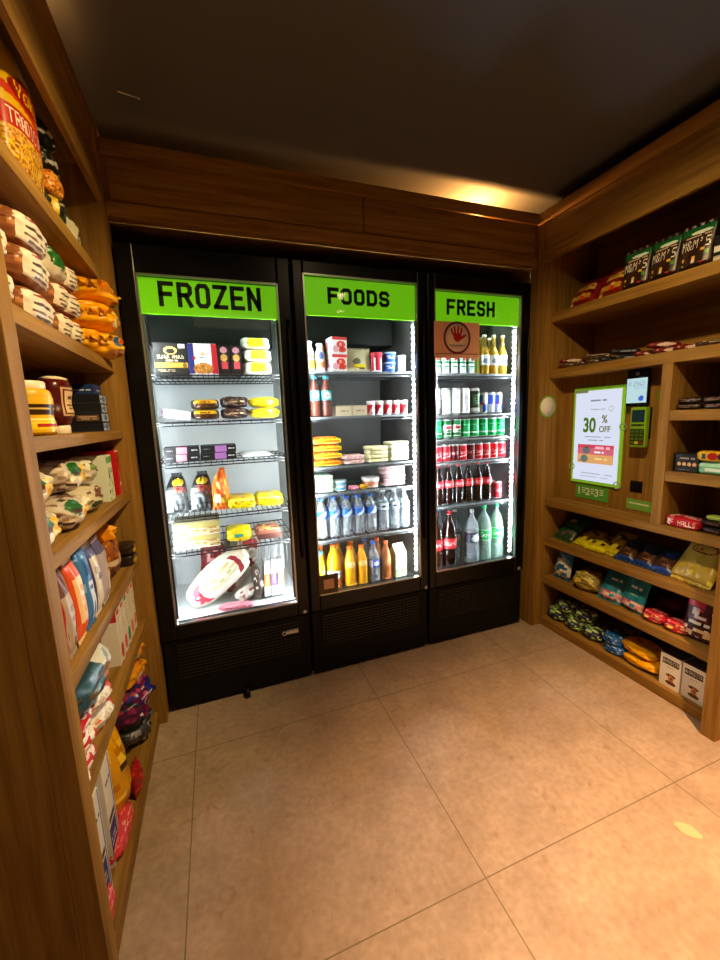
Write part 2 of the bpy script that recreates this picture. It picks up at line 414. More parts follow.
# ================================================================== the room
def structure(o): o['kind'] = 'structure'; return o
def floor_mat():
    m = bpy.data.materials.new('porcelain_tile'); m.use_nodes = True
    nt = m.node_tree; b = nt.nodes['Principled BSDF']; L = nt.links.new; N = nt.nodes.new
    tc = N('ShaderNodeTexCoord'); sp = N('ShaderNodeSeparateXYZ'); L(tc.outputs['Object'], sp.inputs[0])
    def joint(out, off):
        a = N('ShaderNodeMath'); a.operation = 'SUBTRACT'; a.inputs[1].default_value = off; L(out, a.inputs[0])
        d = N('ShaderNodeMath'); d.operation = 'PINGPONG'; d.inputs[1].default_value = .4575; L(a.outputs[0], d.inputs[0])
        c = N('ShaderNodeMath'); c.operation = 'LESS_THAN'; c.inputs[1].default_value = .0022; L(d.outputs[0], c.inputs[0])
        return c
    jx, jy = joint(sp.outputs['X'], -.208), joint(sp.outputs['Y'], .889)
    mxj = N('ShaderNodeMath'); mxj.operation = 'MAXIMUM'; L(jx.outputs[0], mxj.inputs[0]); L(jy.outputs[0], mxj.inputs[1])
    n1 = N('ShaderNodeTexNoise'); n1.inputs['Scale'].default_value = 5; n1.inputs['Detail'].default_value = 8; n1.inputs['Roughness'].default_value = .65
    n2 = N('ShaderNodeTexNoise'); n2.inputs['Scale'].default_value = 42; n2.inputs['Detail'].default_value = 5
    n3 = N('ShaderNodeTexNoise'); n3.inputs['Scale'].default_value = 17; n3.inputs['Detail'].default_value = 3; n3.inputs['Distortion'].default_value = .6
    for n in (n1, n2, n3): L(tc.outputs['Object'], n.inputs['Vector'])
    r1 = N('ShaderNodeValToRGB'); r1.color_ramp.elements[0].position = .3; r1.color_ramp.elements[0].color = (.37, .255, .19, 1)
    r1.color_ramp.elements[1].position = .7; r1.color_ramp.elements[1].color = (.53, .375, .28, 1); L(n1.outputs['Fac'], r1.inputs['Fac'])
    r3 = N('ShaderNodeValToRGB'); r3.color_ramp.elements[0].position = .25; r3.color_ramp.elements[0].color = (.80, .74, .66, 1)
    r3.color_ramp.elements[1].position = .37; r3.color_ramp.elements[1].color = (1, 1, 1, 1); L(n3.outputs['Fac'], r3.inputs['Fac'])
    r2 = N('ShaderNodeValToRGB'); r2.color_ramp.elements[0].position = .35; r2.color_ramp.elements[0].color = (.84, .82, .79, 1)
    r2.color_ramp.elements[1].position = .65; r2.color_ramp.elements[1].color = (1, 1, 1, 1); L(n2.outputs['Fac'], r2.inputs['Fac'])
    a = N('ShaderNodeMixRGB'); a.blend_type = 'MULTIPLY'; a.inputs['Fac'].default_value = 1; L(r1.outputs[0], a.inputs[1]); L(r2.outputs[0], a.inputs[2])
    c = N('ShaderNodeMixRGB'); c.blend_type = 'MULTIPLY'; c.inputs['Fac'].default_value = 1; L(a.outputs[0], c.inputs[1]); L(r3.outputs[0], c.inputs[2])
    j = N('ShaderNodeMixRGB'); j.inputs[2].default_value = (.20, .145, .09, 1); L(mxj.outputs[0], j.inputs[0]); L(c.outputs[0], j.inputs[1])
    L(j.outputs[0], b.inputs['Base Color'])
    b.inputs['Roughness'].default_value = .48; b.inputs['Specular IOR Level'].default_value = .35
    bp = N('ShaderNodeBump'); bp.inputs['Strength'].default_value = .12; bp.inputs['Distance'].default_value = .002
    L(n2.outputs['Fac'], bp.inputs['Height']); L(bp.outputs['Normal'], b.inputs['Normal'])
    return m
CEIL = 1.27
def paint_mat(name, col, scale=180):
    m = mat(name, col, .85, spec=.2)
    nt = m.node_tree; n = nt.nodes.new('ShaderNodeTexNoise'); n.inputs['Scale'].default_value = scale
    tc = nt.nodes.new('ShaderNodeTexCoord'); nt.links.new(tc.outputs['Object'], n.inputs['Vector'])
    p = nt.nodes.new('ShaderNodeBump'); p.inputs['Strength'].default_value = .25; p.inputs['Distance'].default_value = .002
    nt.links.new(n.outputs['Fac'], p.inputs['Height']); nt.links.new(p.outputs['Normal'], nt.nodes['Principled BSDF'].inputs['Normal'])
    return m
CEILM = paint_mat('dark_ceiling_paint', '#5c6068')
WALLM = paint_mat('dark_wall_paint', '#4a423a')
structure(bx('floor', -2.2, 2.6, -2.6, 2.95, FLOOR-.06, FLOOR, floor_mat()))
structure(bx('ceiling', -2.2, 2.6, -2.6, 2.95, CEIL, CEIL+.06, CEILM))
structure(bx('wall_back', -2.2, 2.6, 2.87, 2.95, FLOOR, CEIL, WALLM))
structure(bx('wall_left', -2.2, -2.1, -2.6, 2.87, FLOOR, CEIL, WALLM))
structure(bx('wall_right', 2.5, 2.6, -2.6, 2.87, FLOOR, CEIL, WALLM))
structure(bx('wall_front', -2.1, 2.5, -2.6, -2.5, FLOOR, CEIL, WALLM))

# ================================================================== shelving units
YN0, YN1, YF0, YF1 = .952, 1.01, 2.055, 2.16      # near and far uprights
def cornice(parent, sgn, xf, z0=.90, z1=.965, z2=1.125, z3=1.195):
    """the fascia above a side unit: frame with a shallow set-in panel; sgn = outward direction of the unit's back"""
    xb = xf+sgn*.022
    a, b = sorted((xf, xb))
    bx('fascia_bottom_rail', a, b, YN1, YF0, z0, z1, W['y'], parent, .002)
    bx('fascia_top_rail', a, b, YN1, YF0, z2, z3, W['y'], parent, .002)
    a, b = sorted((xf+sgn*.007, xb))
    bx('fascia_panel', a, b, .30, YF0-.016, z1+.003, z2-.003, W['y'], parent, .0015)
    a, b = sorted((xf+sgn*.012, xb)); bx('fascia_end_stile', a, b, YF0-.014, YF0, z1, z2, W['z'], parent)

u = empty('shelving_unit', (0, 0, 0), label='tall oak shelving unit packed with groceries beside the FROZEN fridge', cat='shelves', group='oak shelving units')
XL, XS, XB = -.352, -.388, -.80
bx('end_panel', XB, XL-.05, YN0, YN0+.02, FLOOR, 1.24, W['z'], u)
bx('upright', XL-.05, XL, YN0, YN1, FLOOR, 1.24, W['z'], u, .0015)
bx('side_panel', XB, XL-.05, YN0+.02, YN1, FLOOR, 1.24, W['z'], u)
bx('upright', XB, XL, YF0, YF1, FLOOR, 1.24, W['z'], u, .0015)
bx('back_panel', XB-.02, XB, YN0, YF1, FLOOR, 1.24, W['y'], u)
LS = [(.645, .045), (.275, .042), (-.0165, .036), (-.30, .036), (-.616, .04), (-.925, .04)]
for z, t in LS: bx('shelf', XB, XS, YN1, YF0, z-t, z, W['y'], u, .0015)
bx('bottom_shelf', XB, XS-.016, YN1, YF0, -1.445, -1.425, W['y'], u, .0015)
bx('plinth', XS-.016, XS, YN1, YF0, FLOOR, -1.425, W['y'], u, .0015)
bx('top_board', XB, XL-.024, YN1, YF0, 1.055, 1.07, W['y'], u)
bx('inner_rail', XB, XB+.04, YN1, YF0, .80, .88, W['y'], u)
cornice(u, -1, XL, .925, .995, 1.19, 1.24)

u2 = empty('shelving_unit', (0, 0, 0), label='oak shelving unit holding the payment kiosk, sweets and snacks', cat='shelves', group='oak shelving units')
XR, XT, XK, XRB = 1.99, 2.07, 2.19, 2.44
bx('upright', XR, XRB, YF0, YF1, FLOOR, 1.195, W['z'], u2, .0015)
bx('return_panel', XR, XR+.02, YF1, 2.86, FLOOR, 1.195, W['z'], u2)
bx('upright', XR, XRB, YN0, YN1, FLOOR, 1.195, W['z'], u2, .0015)
bx('back_panel', XRB, XRB+.02, YN0, YF1, FLOOR, 1.195, W['y'], u2)
for z, t in ((.608, .057), (.26, .055), (-.588, .046), (-.864, .047), (-1.140, .047)):
    bx('shelf', XT, XRB, YN1, YF0, z-t, z, W['y'], u2, .0015)
bx('bottom_shelf', XT+.016, XRB, YN1, YF0, -1.462, -1.442, W['y'], u2, .0015)
bx('plinth', XT, XT+.016, YN1, YF0, FLOOR, -1.442, W['y'], u2, .0015)
bx('divider', XT, XRB, 1.308, 1.358, -.588, .205, W['z'], u2, .0015)
for z in (-.019, -.315): bx('cubby_shelf', XT+.002, XRB, YN1, 1.308, z-.048, z, W['y'], u2, .0015)
bx('kiosk_board', XK, XK+.02, 1.358, YF0, -.588, .205, W['z'], u2)
bx('top_board', XR+.024, XRB, YN1, YF0, 1.055, 1.07, W['y'], u2)
cornice(u2, 1, XR)

# fascia across the fridges
fb = empty('overhead_cabinet', (0, 0, 0), label='long oak overhead cabinet fascia above the three fridges', cat='cabinet')
YB = 2.10
bx('top_rail', XL+.001, XR-.001, YB, YB+.05, 1.135, 1.195, W['x'], fb, .002)
bx('bottom_rail', XL+.001, XR-.001, YB, YB+.05, .895, .955, W['x'], fb, .002)
bx('stile', XL+.001, XL+.018, YB+.012, YB+.05, .955, 1.135, W['z'], fb)
bx('stile', XR-.018, XR-.001, YB+.012, YB+.05, .955, 1.135, W['z'], fb)
bx('door', XL+.024, .828, YB+.006, YB+.04, .959, 1.131, W['x'], fb, .0015)
bx('door', .833, XR-.024, YB+.006, YB+.04, .959, 1.131, W['x'], fb, .0015)
bx('unseen_end_board', XR-.02, XR-.001, YB+.05, 2.86, .915, 1.195, W['z'], fb)  # unseen cabinet ends, added to stop the cove lamp leaking out
bx('unseen_end_board', XL+.001, XL+.02, YB+.05, 2.86, .915, 1.195, W['z'], fb)
bx('underside', XL+.001, XR-.001, YB+.05, 2.86, .895, .915, W['x'], fb)

# ================================================================== fridges
GREEN = '#7fd61a'
STRK = {'F': [([(0,0),(0,1),(1,1)],0),([(0,.5),(.82,.5)],0)], 'R': [([(0,0),(0,1),(.78,1),(1,.86),(1,.62),(.78,.48),(0,.48)],0),([(.55,.48),(1,0)],0)],
 'O': [([(.22,0),(.78,0),(1,.16),(1,.84),(.78,1),(.22,1),(0,.84),(0,.16)],1)], 'Z': [([(0,1),(1,1)],0),([(0,0),(1,0)],0),([(.96,.98),(.04,.02)],0)], 'E': [([(1,1),(0,1),(0,0),(1,0)],0),([(0,.5),(.82,.5)],0)],
 'N': [([(0,0),(0,1)],0),([(1,0),(1,1)],0),([(.05,.95),(.95,.05)],0)], 'D': [([(0,0),(.74,0),(1,.2),(1,.8),(.74,1),(0,1)],1)],
 'S': [([(1,.84),(.8,1),(.2,1),(0,.84),(0,.64),(.2,.52),(.8,.48),(1,.36),(1,.16),(.8,0),(.2,0),(0,.16)],0)], 'H': [([(0,0),(0,1)],0),([(1,0),(1,1)],0),([(0,.5),(1,.5)],0)]}
def ribbon(mb, pts, hw, y0, y1, closed, col):
    n = len(pts); P = [np.array(p, float) for p in pts]; L = []; R = []
    for i in range(n):
        a = P[i-1] if (closed or i > 0) else None; c = P[(i+1) % n] if (closed or i < n-1) else None
        d1 = (P[i]-a)/np.linalg.norm(P[i]-a) if a is not None else None
        d2 = (c-P[i])/np.linalg.norm(c-P[i]) if c is not None else None
        if d1 is None: d1 = d2
        if d2 is None: d2 = d1
        n1 = np.array([-d1[1], d1[0]]); n2 = np.array([-d2[1], d2[0]])
        mt = n1+n2; mt = mt/np.linalg.norm(mt); k = min(hw/max(.35, mt@n1), hw*1.7)
        e = np.zeros(2)
        if not closed and i == 0: e = -d1*hw
        if not closed and i == n-1: e = d1*hw
        L.append(P[i]+mt*k+e); R.append(P[i]-mt*k+e)
    v = []
    for l, r in zip(L, R): v += [(l[0], y0, l[1]), (r[0], y0, r[1]), (l[0], y1, l[1]), (r[0], y1, r[1])]
    f = []
    for i in range(n if closed else n-1):
        a, b = i*4, ((i+1) % n)*4
        f += [(a, a+1, b+1, b), (a+2, b+2, b+3, a+3), (a, b, b+2, a+2), (a+1, a+3, b+3, b+1)]
    if not closed: e = (n-1)*4; f += [(0, 2, 3, 1), (e, e+1, e+3, e+2)]
    mb.add(v, f, col)
def word(parent, txt, x0, x1, z0, z1, y, m):
    n = len(txt); adv = (x1-x0)/n; cw = adv*.84; hw = cw*.148
    for i, ch in enumerate(txt):
        mb = MB()
        for pts, cl in STRK[ch]:
            ribbon(mb, [(x0+i*adv+hw+p[0]*(cw-2*hw), z0+hw+p[1]*(z1-z0-2*hw)) for p in pts], hw, y-.002, y, cl, '#1a1c14')
        mb.build('letter', m, parent)

LEDM = mat('cool_led', '#f2f8ff', .5, emit=760.)
SIGNM = None
def sign_mat():
    m = mat('backlit_green_acrylic', '#7fdc14', .35, emit=.50)
    return m
def fridge(name, label, x0, x1, gl, gr, gb, gt, sz, wordbox, txt, liner_c, shelves, rail=None, wire=WIRE, grille=True):
    f = empty(name, (0, 0, 0), label=label, cat='fridge', group='upright glass-door fridges')
    y0, y1 = 2.165, 2.83
    b = MB()                                             # cabinet shell, open at the front
    zt, zb = .80, -1.45
    a, c = x0+.032, x1-.032
    b.box(x0, a-.006, y0, y1, zb+.05, zt); b.box(c+.006, x1, y0, y1, zb+.05, zt); b.box(a-.006, c+.006, y0, y1, gt+.02, zt)
    b.box(a-.006, c+.006, y0, y1, zb+.05, -1.06); b.box(a-.006, c+.006, 2.74, y1, -1.06, gt+.02)
    b.build('cabinet', BLACK, f)
    LM = mat('liner_'+liner_c.strip('#'), liner_c, .45)
    l = MB()
    l.box(a-.005, a, y0+.002, 2.735, -1.055, gt+.015); l.box(c, c+.005, y0+.002, 2.735, -1.055, gt+.015); l.box(a, c, 2.725, 2.735, -1.055, gt+.015)
    l.box(a, c, y0+.002, 2.725, -1.055, -1.035); l.box(a, c, y0+.002, 2.725, gt+.005, gt+.015)
    l.build('liner', LM, f)
    bx('fan_cover', a+.03, c-.03, 2.42, 2.72, sz[0]-.09, gt, BLACKM, f, .01)
    # door: frame, trim, pane, handle
    d = MB(); dx0, dx1, dz0, dz1 = x0+.004, x1-.004, -1.09, .795; ya, yb = 2.098, 2.158
    d.box(dx0, gl, ya, yb, dz0, dz1); d.box(gr, dx1, ya, yb, dz0, dz1); d.box(gl, gr, ya, yb, gt, dz1); d.box(gl, gr, ya, yb, dz0, gb)
    do = d.build('door', BLACK, f, bevel=.006)
    t = MB(); w = .006; yt = 2.094
    t.box(gl-.001, gl+w, yt, 2.112, gb, gt); t.box(gr-w, gr+.001, yt, 2.112, gb, gt); t.box(gl, gr, yt, 2.112, gt-w, gt+.001); t.box(gl, gr, yt, 2.112, gb-.001, gb+w)
    t.build('glass_trim', STEEL, do)
    bx('glass_pane', gl+w, gr-w, 2.104, 2.109, gb+w, gt-w, GLASS, do)
    h = MB(); h.tube([(dx1-.022, 2.094, -.75), (dx1-.022, 2.085, -.70), (dx1-.022, 2.085, .45), (dx1-.022, 2.094, .5)], .009, n=10); h.build('handle', BLACK, do)
    lk = MB(); lk.lathe([(.013, 0), (.013, .006), (.010, .010), (0, .010)], 16); lo = lk.build('lock', STEEL, do); lo.rotation_euler = (PI/2, 0, 0); lo.location = (gr+.035, 2.098, -1.072)
    # header sign behind the glass
    s = bx('header_sign', gl+.001, gr-.004, 2.118, 2.126, sz[0], sz[1], sign_mat(), f)
    word(s, txt, *wordbox, 2.1175, mat('sign_lettering', '#14160f', .6))
    # LED strips up both inner door edges
    for xx, sg in ((gl+.002, 1), (gr-.002, -1)):
        ch = MB(); ch.box(min(xx, xx-sg*.010), max(xx, xx-sg*.010), 2.128, 2.164, gb+.02, sz[0])
        lip = .012 if (sg > 0 or liner_c == '#e9edee') else 0.
        if lip: ch.box(min(xx, xx+sg*lip), max(xx, xx+sg*lip), 2.128, 2.131, gb+.02, sz[0])
        co = ch.build('light_channel', RAIL, f)
        e = MB(); n = 46
        for k in range(n):
            zc = gb+.035+(sz[0]-gb-.06)*k/(n-1)
            e.box(min(xx, xx+sg*.004), max(xx, xx+sg*.004), 2.150, 2.157, zc-.005, zc+.005)
        e.build('led_strip', LEDM, co)
    # shelves
    for z in shelves:
        q = MB(); zz = z-.004; ys, ye = 2.20, 2.68
        n = 26
        for k in range(n):
            xx = a+.012+(c-a-.024)*k/(n-1); q.box(xx-.0016, xx+.0016, ys, ye, zz-.003, zz+.001)
        for yy in (ys, ys+.16, ys+.32, ye): q.box(a+.01, c-.01, yy-.003, yy+.003, zz-.009, zz-.003)
        q.box(a+.01, c-.01, ys-.006, ys-.002, zz-.024, zz-.018)
        for k in range(0, n, 2):
            xx = a+.012+(c-a-.024)*k/(n-1); q.box(xx-.0014, xx+.0014, ys-.005, ys-.002, zz-.02, zz)
        so = q.build('wire_shelf', wire, f)
        if rail: bx('price_rail', a+.012, c-.012, ys-.014, ys-.008, zz-.009, zz+.003, rail, so)
    # base: vents or plain, and feet
    base = bx('base_panel', x0+.006, x1-.006, 2.115, 2.16, -1.478, -1.10, BLACKM, f, .004)
    if grille:
        g = MB()
        for k in range(11):
            zc = -1.13-.018*k
            g.box(x0+.07, x1-.07, 2.106, 2.114, zc-.005, zc+.005)
        for k in range(26):
            xx = x0+.07+(x1-x0-.14)*k/25; g.box(xx-.002, xx+.002, 2.108, 2.1145, -1.317, -1.123)
        g.build('vent_grille', mat('vent_grey', '#0b0c0d', .45), base)
    for xx in (x0+.07, x1-.07, ):
        for yy in (2.17, 2.76):
            ft = MB().lathe([(.022, FLOOR), (.022, FLOOR+.012), (.010, FLOOR+.02), (.010, -1.40)], 14, '#202020'); fo = ft.build('foot', BLACKM, f); fo.location = (xx, yy, 0)
    return f, do, base

f1, d1, b1 = fridge('display_fridge', 'black glass-door fridge with FROZEN header, packed with frozen food', -.345, .425, -.268, .357, -1.012, .671, (.505, .662), (-.185, .287, .540, .650), 'FROZEN', '#e9edee', [.25, .017, -.192, -.475, -.66])
f2, d2, b2 = fridge('display_fridge', 'middle black glass-door fridge with FOODS header', .430, 1.193, .487, 1.136, -.997, .732, (.536, .724), (.619, .985, .598, .680), 'FOODS', '#5a5856', [.262, .012, -.272, -.428, -.705], RAIL, WIREG)
f3, d3, b3 = fridge('display_fridge', 'black glass-door drinks fridge with FRESH header beside the oak post', 1.198, 1.945, 1.246, 1.868, -.987, .712, (.534, .704), (1.340, 1.692, .580, .668), 'FRESH', '#77787a', [.25, -.004, -.156, -.309, -.592], RAIL, WIREG)
# extra look details: brand plate on the first base, dark label on the middle pane
bp = bx('brand_plate', .262, .355, 2.106, 2.111, -1.205, -1.165, mat('plate_red', '#5c1c14', .4), b1, .001)
pl = MB().box(.285, .352, 2.104, 2.1058, -1.193, -1.177); pl.box(.285, .352, 2.1042, 2.1058, -1.174, -1.171); pl.build('plate_lettering', mat('plate_white', '#d8d0cc', .5), bp)
ring = MB().lathe([(.008, 0), (.0125, 0), (.0125, .0015), (.008, .0015), (.008, 0)], 18, cap=False); ro = ring.build('plate_mark', MATS['plate_white'], bp); ro.rotation_euler = (PI/2, 0, 0); ro.location = (.273, 2.1058, -1.185)
wh = MB().lathe([(.006, -.012), (.024, -.012), (.026, -.008), (.026, .008), (.024, .012), (.006, .012)], 18); wo = wh.build('caster', BLACKM, f1); wo.rotation_euler = (0, PI/2, 0); wo.location = (.05, 2.09, FLOOR+.026)
# freezer dividers: standing wire hoops on the lowest shelf
hp = MB()
for k in range(5):
    xx = .175+.033*k; hp.tube([(xx, 2.215, -.80), (xx, 2.215, -.695), (xx+.006, 2.215, -.685), (xx+.02, 2.215, -.685), (xx+.026, 2.215, -.695), (xx+.026, 2.215, -.80)], .0022, n=5)
    hp.tube([(xx+.013, 2.215, -.685), (xx+.013, 2.3, -.672)], .002, n=5)
hp.build('wire_divider', STEEL, f1)

# stickers and notes (flat printed things at their real places)
def sheet(name, label, cat, mats_boxes, group=None):
    r = empty(name, (0, 0, 0), label=label, cat=cat, group=group)
    return r
def font_mesh(name, txt, size, loc, rot, m, parent, ext=.0005, align='CENTER', sx=1., bold=0.):
    cu = bpy.data.curves.new(name, 'FONT'); cu.body = txt; cu.size = size; cu.extrude = ext; cu.offset = bold; cu.align_x = align; cu.align_y = 'CENTER'
    t = bpy.data.objects.new(name, cu); COL.objects.link(t)
    dg = bpy.context.evaluated_depsgraph_get(); me = bpy.data.meshes.new_from_object(t.evaluated_get(dg))
    bpy.data.objects.remove(t); me.materials.clear(); me.materials.append(m)
    o = obj(name, me, parent); o.location = loc; o.rotation_euler = rot; o.scale = (sx, 1, 1)
    return o
# hand notice on FRESH door
nt_ = empty('paper_notice', (0, 0, 0), label='salmon paper notice with red hand in a ring taped on the FRESH door', cat='notice')
bx('paper', 1.240, 1.553, 2.0925, 2.0935, .330, .535, mat('salmon_paper', '#efb092', .7), nt_)
MAR = mat('maroon_ink', '#6e1a2c', .6); RED = mat('red_ink', '#c01818', .6); PINKW = mat('pale_paper', '#eecdb6', .7)
cx, cz = 1.396, .445
dm = MB().lathe([(0, 0), (.082, 0), (.082, .0006), (0, .0006)], 40, cap=False); o = dm.build('disc', PINKW, nt_); o.location = (cx, 2.0924, cz); o.rotation_euler = (PI/2, 0, 0)
rg = MB().lathe([(.080, 0), (.093, 0), (.093, .001), (.080, .001), (.080, 0)], 48, cap=False); o = rg.build('ring', MAR, nt_); o.location = (cx, 2.0922, cz); o.rotation_euler = (PI/2, 0, 0)
hd = MB(); yh = 2.0914
def flat_poly(mb, pts, y, col): 
    n = len(pts); v = [(p[0], y, p[1]) for p in pts]+[(p[0], y+.0006, p[1]) for p in pts]
    mb.add(v, [tuple(range(n)), tuple(range(n, 2*n))[::-1]]+[(i, i+n, (i+1) % n+n, (i+1) % n) for i in range(n)], col)
def finger(mb, bx_, bz, ang, ln, hw):
    d = np.array([math.sin(ang), math.cos(ang)]); nrm = np.array([d[1], -d[0]]); B = np.array([bx_, bz]); T = B+d*ln
    tip = [T+nrm*hw*math.cos(a)*.9+d*hw*math.sin(a)*.9 for a in np.linspace(0, PI, 7)]
    flat_poly(mb, [tuple(B-nrm*hw), tuple(B+nrm*hw)]+[tuple(q) for q in tip], yh, '#c01818')
K = 1.3
pal = [(cx-.024, cz+.012), (cx-.017, cz-.013), (cx-.005, cz-.024), (cx+.012, cz-.022), (cx+.022, cz-.006), (cx+.022, cz+.014)]
flat_poly(hd, [(cx+(p[0]-cx)*K, cz+(p[1]-cz)*K+.008) for p in pal], yh, '#c01818')
for a, ln, ox in ((-.42, .024, -.021), (-.16, .031, -.009), (.04, .033, .004), (.26, .028, .017)): finger(hd, cx+ox*K, cz+.010*K+.006, a, ln*K, .0052*K)
finger(hd, cx+.016*K, cz-.010*K+.008, 1.0, .031*K, .0062*K)
hd.build('hand_symbol', RED, nt_)
tx = MB(); tx.box(cx-.055, cx+.055, 2.0916, 2.0922, cz-.044, cz-.039); tx.box(cx-.042, cx+.036, 2.0916, 2.0922, cz-.052, cz-.049); tx.build('small_print', MAR, nt_)
tx = MB(); tx.box(1.25, 1.543, 2.0918, 2.0925, .352, .356); tx.build('rule_line', MAR, nt_)
# code card on FOODS door, its code left blank
nd = empty('code_card', (0, 0, 0), label='small olive brown card stuck low on the FOODS door glass', cat='sticker')
bx('card', .482, .597, 2.0925, 2.0937, -.990, -.876, mat('olive_card', '#5a4420', .6), nd)
bx('blank_square', .512, .572, 2.0915, 2.0924, -.962, -.905, mat('pinkish_paper', '#e0b090', .7), nd)
# round sticker on oak post
rs = empty('round_sticker', (0, 0, 0), label='round white sticker with green rim on the oak post', cat='sticker')
o = MB().lathe([(0, 0), (.062, 0), (.062, .001), (0, .001)], 40, cap=False).build('disc', mat('white_sticker', '#efe4d6', .5), rs); o.location = (2.064, 2.0545, .027); o.rotation_euler = (PI/2, 0, 0)
o = MB().lathe([(.060, 0), (.069, 0), (.069, .0014), (.060, .0014), (.060, 0)], 44, cap=False).build('rim', mat('green_print', '#74c02c', .5), rs); o.location = (2.064, 2.0545, .027); o.rotation_euler = (PI/2, 0, 0)
# mark on the ceiling and worn decal on the floor
cm = MB().tube([(-.235, 1.93, CEIL-.002), (-.20, 1.935, CEIL-.003), (-.165, 1.94, CEIL-.004)], .0022); cm.lathe([(0, -.001), (.004, 0), (.004, .004), (0, .005)], 10)
for i in range(len(cm.v)-44, len(cm.v)): cm.v[i] = (cm.v[i][0]-.163, cm.v[i][1]+1.94, cm.v[i][2]+CEIL-.007)
tag(cm.build('cable_tie', mat('white_tie', '#d8d4cc', .5)), 'thin white tie end hanging from the dark ceiling', 'tie')
dcl = MB(); n = 20
pts = [(.040*math.cos(2*PI*k/n)*(1+.15*math.sin(3*k)), .022*math.sin(2*PI*k/n)*(1+.12*math.cos(5*k))) for k in range(n)]
a = math.radians(-62); pts = [(1.468+p[0]*math.cos(a)-p[1]*math.sin(a), .748+p[0]*math.sin(a)+p[1]*math.cos(a)) for p in pts]
dcl.add([(p[0], p[1], FLOOR+.0008) for p in pts]+[(p[0], p[1], FLOOR) for p in pts], [tuple(range(n))]+[(i, i+n, (i+1) % n+n, (i+1) % n) for i in range(n)])
tag(dcl.build('worn_sticker', mat('worn_green', '#a8b48a', .6)), 'small worn pale green sticker on the floor tile near the kiosk', 'sticker')

# ================================================================== kiosk things
KF = 2.19/2.10
XK_REAL = XK; XK = 2.10
kiosk_from = set(scene.objects)
GLOW = mat('lit_screen', rough=.35, attr=True, emit=.17)
pz0, pz1, py0, py1 = -.440, .125, 1.545, 1.868
ps = empty('advert_screen', (0, 0, 0), label='tall white advert panel with green border reading 30% OFF', cat='screen')
bx('backing', XK-.012, XK-.001, py0, py1, pz0, pz1, mat('lime_border', '#8fd030', .4, emit=.22), ps, .002)
def yz_face(name, y0, y1, z0, z1, x, ops, base, res, m, parent):
    """printed face looking towards -x; u runs from the far side (+y) to the near side"""
    b = MB(); nu, nv = res
    s, t = np.meshgrid(np.linspace(0, 1, nu+1), np.linspace(0, 1, nv+1))
    P = np.stack([np.full_like(s, x), y1+(y0-y1)*s, z0+(z1-z0)*t], -1)
    b.grid(P, paint(ops, nu, nv, base), False); b.box(x, x+.001, y0, y1, z0, z1, base)
    return b.build(name, m, parent)
yz_face('display', py0+.016, py1-.016, pz0+.018, pz1-.018, XK-.0135,
    [('l', .30, .875, .70, .905, 1, '#9a9aa0'), ('l', .33, .785, .66, .805, 1, '#b0b0b4'), ('o', .80, .80, .05, .03, .25, '#c0d8b0'),
     ('l', .18, .485, .82, .507, 1, '#b4b4b8'), ('l', .30, .45, .66, .472, 1, '#a4a4aa'),
     ('r', .10, .30, .90, .41, '#e82050'), ('r', .10, .20, .90, .30, '#f2b800'), ('e', .30, .345, .085, .042, '#1d5c34'), ('e', .26, .25, .085, .042, '#1d6c40'),
     ('l', .46, .35, .82, .40, 1, '#ffd0d8'), ('l', .46, .31, .70, .34, 1, '#ffffff'), ('l', .46, .24, .78, .27, 1, '#ffe890'), ('r', .12, .22, .2, .24, '#d06018'),
     ('l', .1, .075, .9, .09, 1, '#b4b4b8'), ('l', .1, .045, .8, .06, 1, '#c4c4c8')], '#eef0f6', (72, 110), GLOW, ps)
GT = mat('green_text', '#5a9c28', .5, emit=.12); GT2 = mat('grey_green_text', '#8ca078', .5, emit=.15)
R_ = (PI/2, 0, -PI/2)
font_mesh('number_text', '30', .115, (XK-.0145, 1.752, -.096), R_, GT, ps, sx=.74, bold=.0035)
font_mesh('percent_text', '%', .062, (XK-.0145, 1.655, -.060), R_, GT2, ps, sx=.85, bold=.0012)
font_mesh('off_text', 'OFF', .048, (XK-.0145, 1.652, -.116), R_, GT2, ps, sx=.85, bold=.0012)
for yy, zz in ((1.545, -.10), (1.862, -.345), (1.56, -.425)):
    o = MB().lathe([(.015, 0), (.021, 0), (.021, .001), (.015, .001), (.015, 0)], 26, cap=False).build('ring_mark', GT2, ps); o.location = (XK-.0128, yy, zz); o.rotation_euler = (0, -PI/2, 0)
bx('corner_tab', XK-.0136, XK-.0126, 1.77, 1.86, .096, .112, GT2, ps)
sk = empty('steps_sticker', (0, 0, 0), label='green sticker numbered 1 2 3 under the advert panel', cat='sticker')
bx('backing', XK-.003, XK-.001, 1.614, 1.832, -.535, -.452, mat('green_vinyl', '#5aa83c', .5), sk)
WT = mat('white_vinyl', '#e8f0e0', .5)
for k, yy in enumerate((1.808, 1.748, 1.688)):
    font_mesh('step_number', '123'[k], .062, (XK-.0036, yy, -.493), R_, WT, sk, bold=.0015)
    q = MB()
    for j in range(3): q.box(XK-.0038, XK-.003, yy-.044, yy-.020, -.475-.013*j, -.469-.013*j)
    q.build('small_print', WT, sk)
gs = empty('green_sticker', (0, 0, 0), label='small green sticker beneath the dark socket plate', cat='sticker')
bx('backing', XK-.003, XK-.001, 1.372, 1.505, -.542, -.487, mat('green_vinyl2', '#79b84a', .5), gs)
q = MB(); q.box(XK-.0038, XK-.003, 1.385, 1.49, -.512, -.504); q.build('small_print', WT, gs)
sp = empty('socket_plate', (0, 0, 0), label='small black scanner plate set in the kiosk board', cat='socket')
bx('plate', XK-.006, XK-.001, 1.425, 1.490, -.447, -.386, BLACKM, sp, .002); bx('window', XK-.008, XK-.006, 1.437, 1.462, -.432, -.402, mat('dark_lens', '#181420', .15), sp)
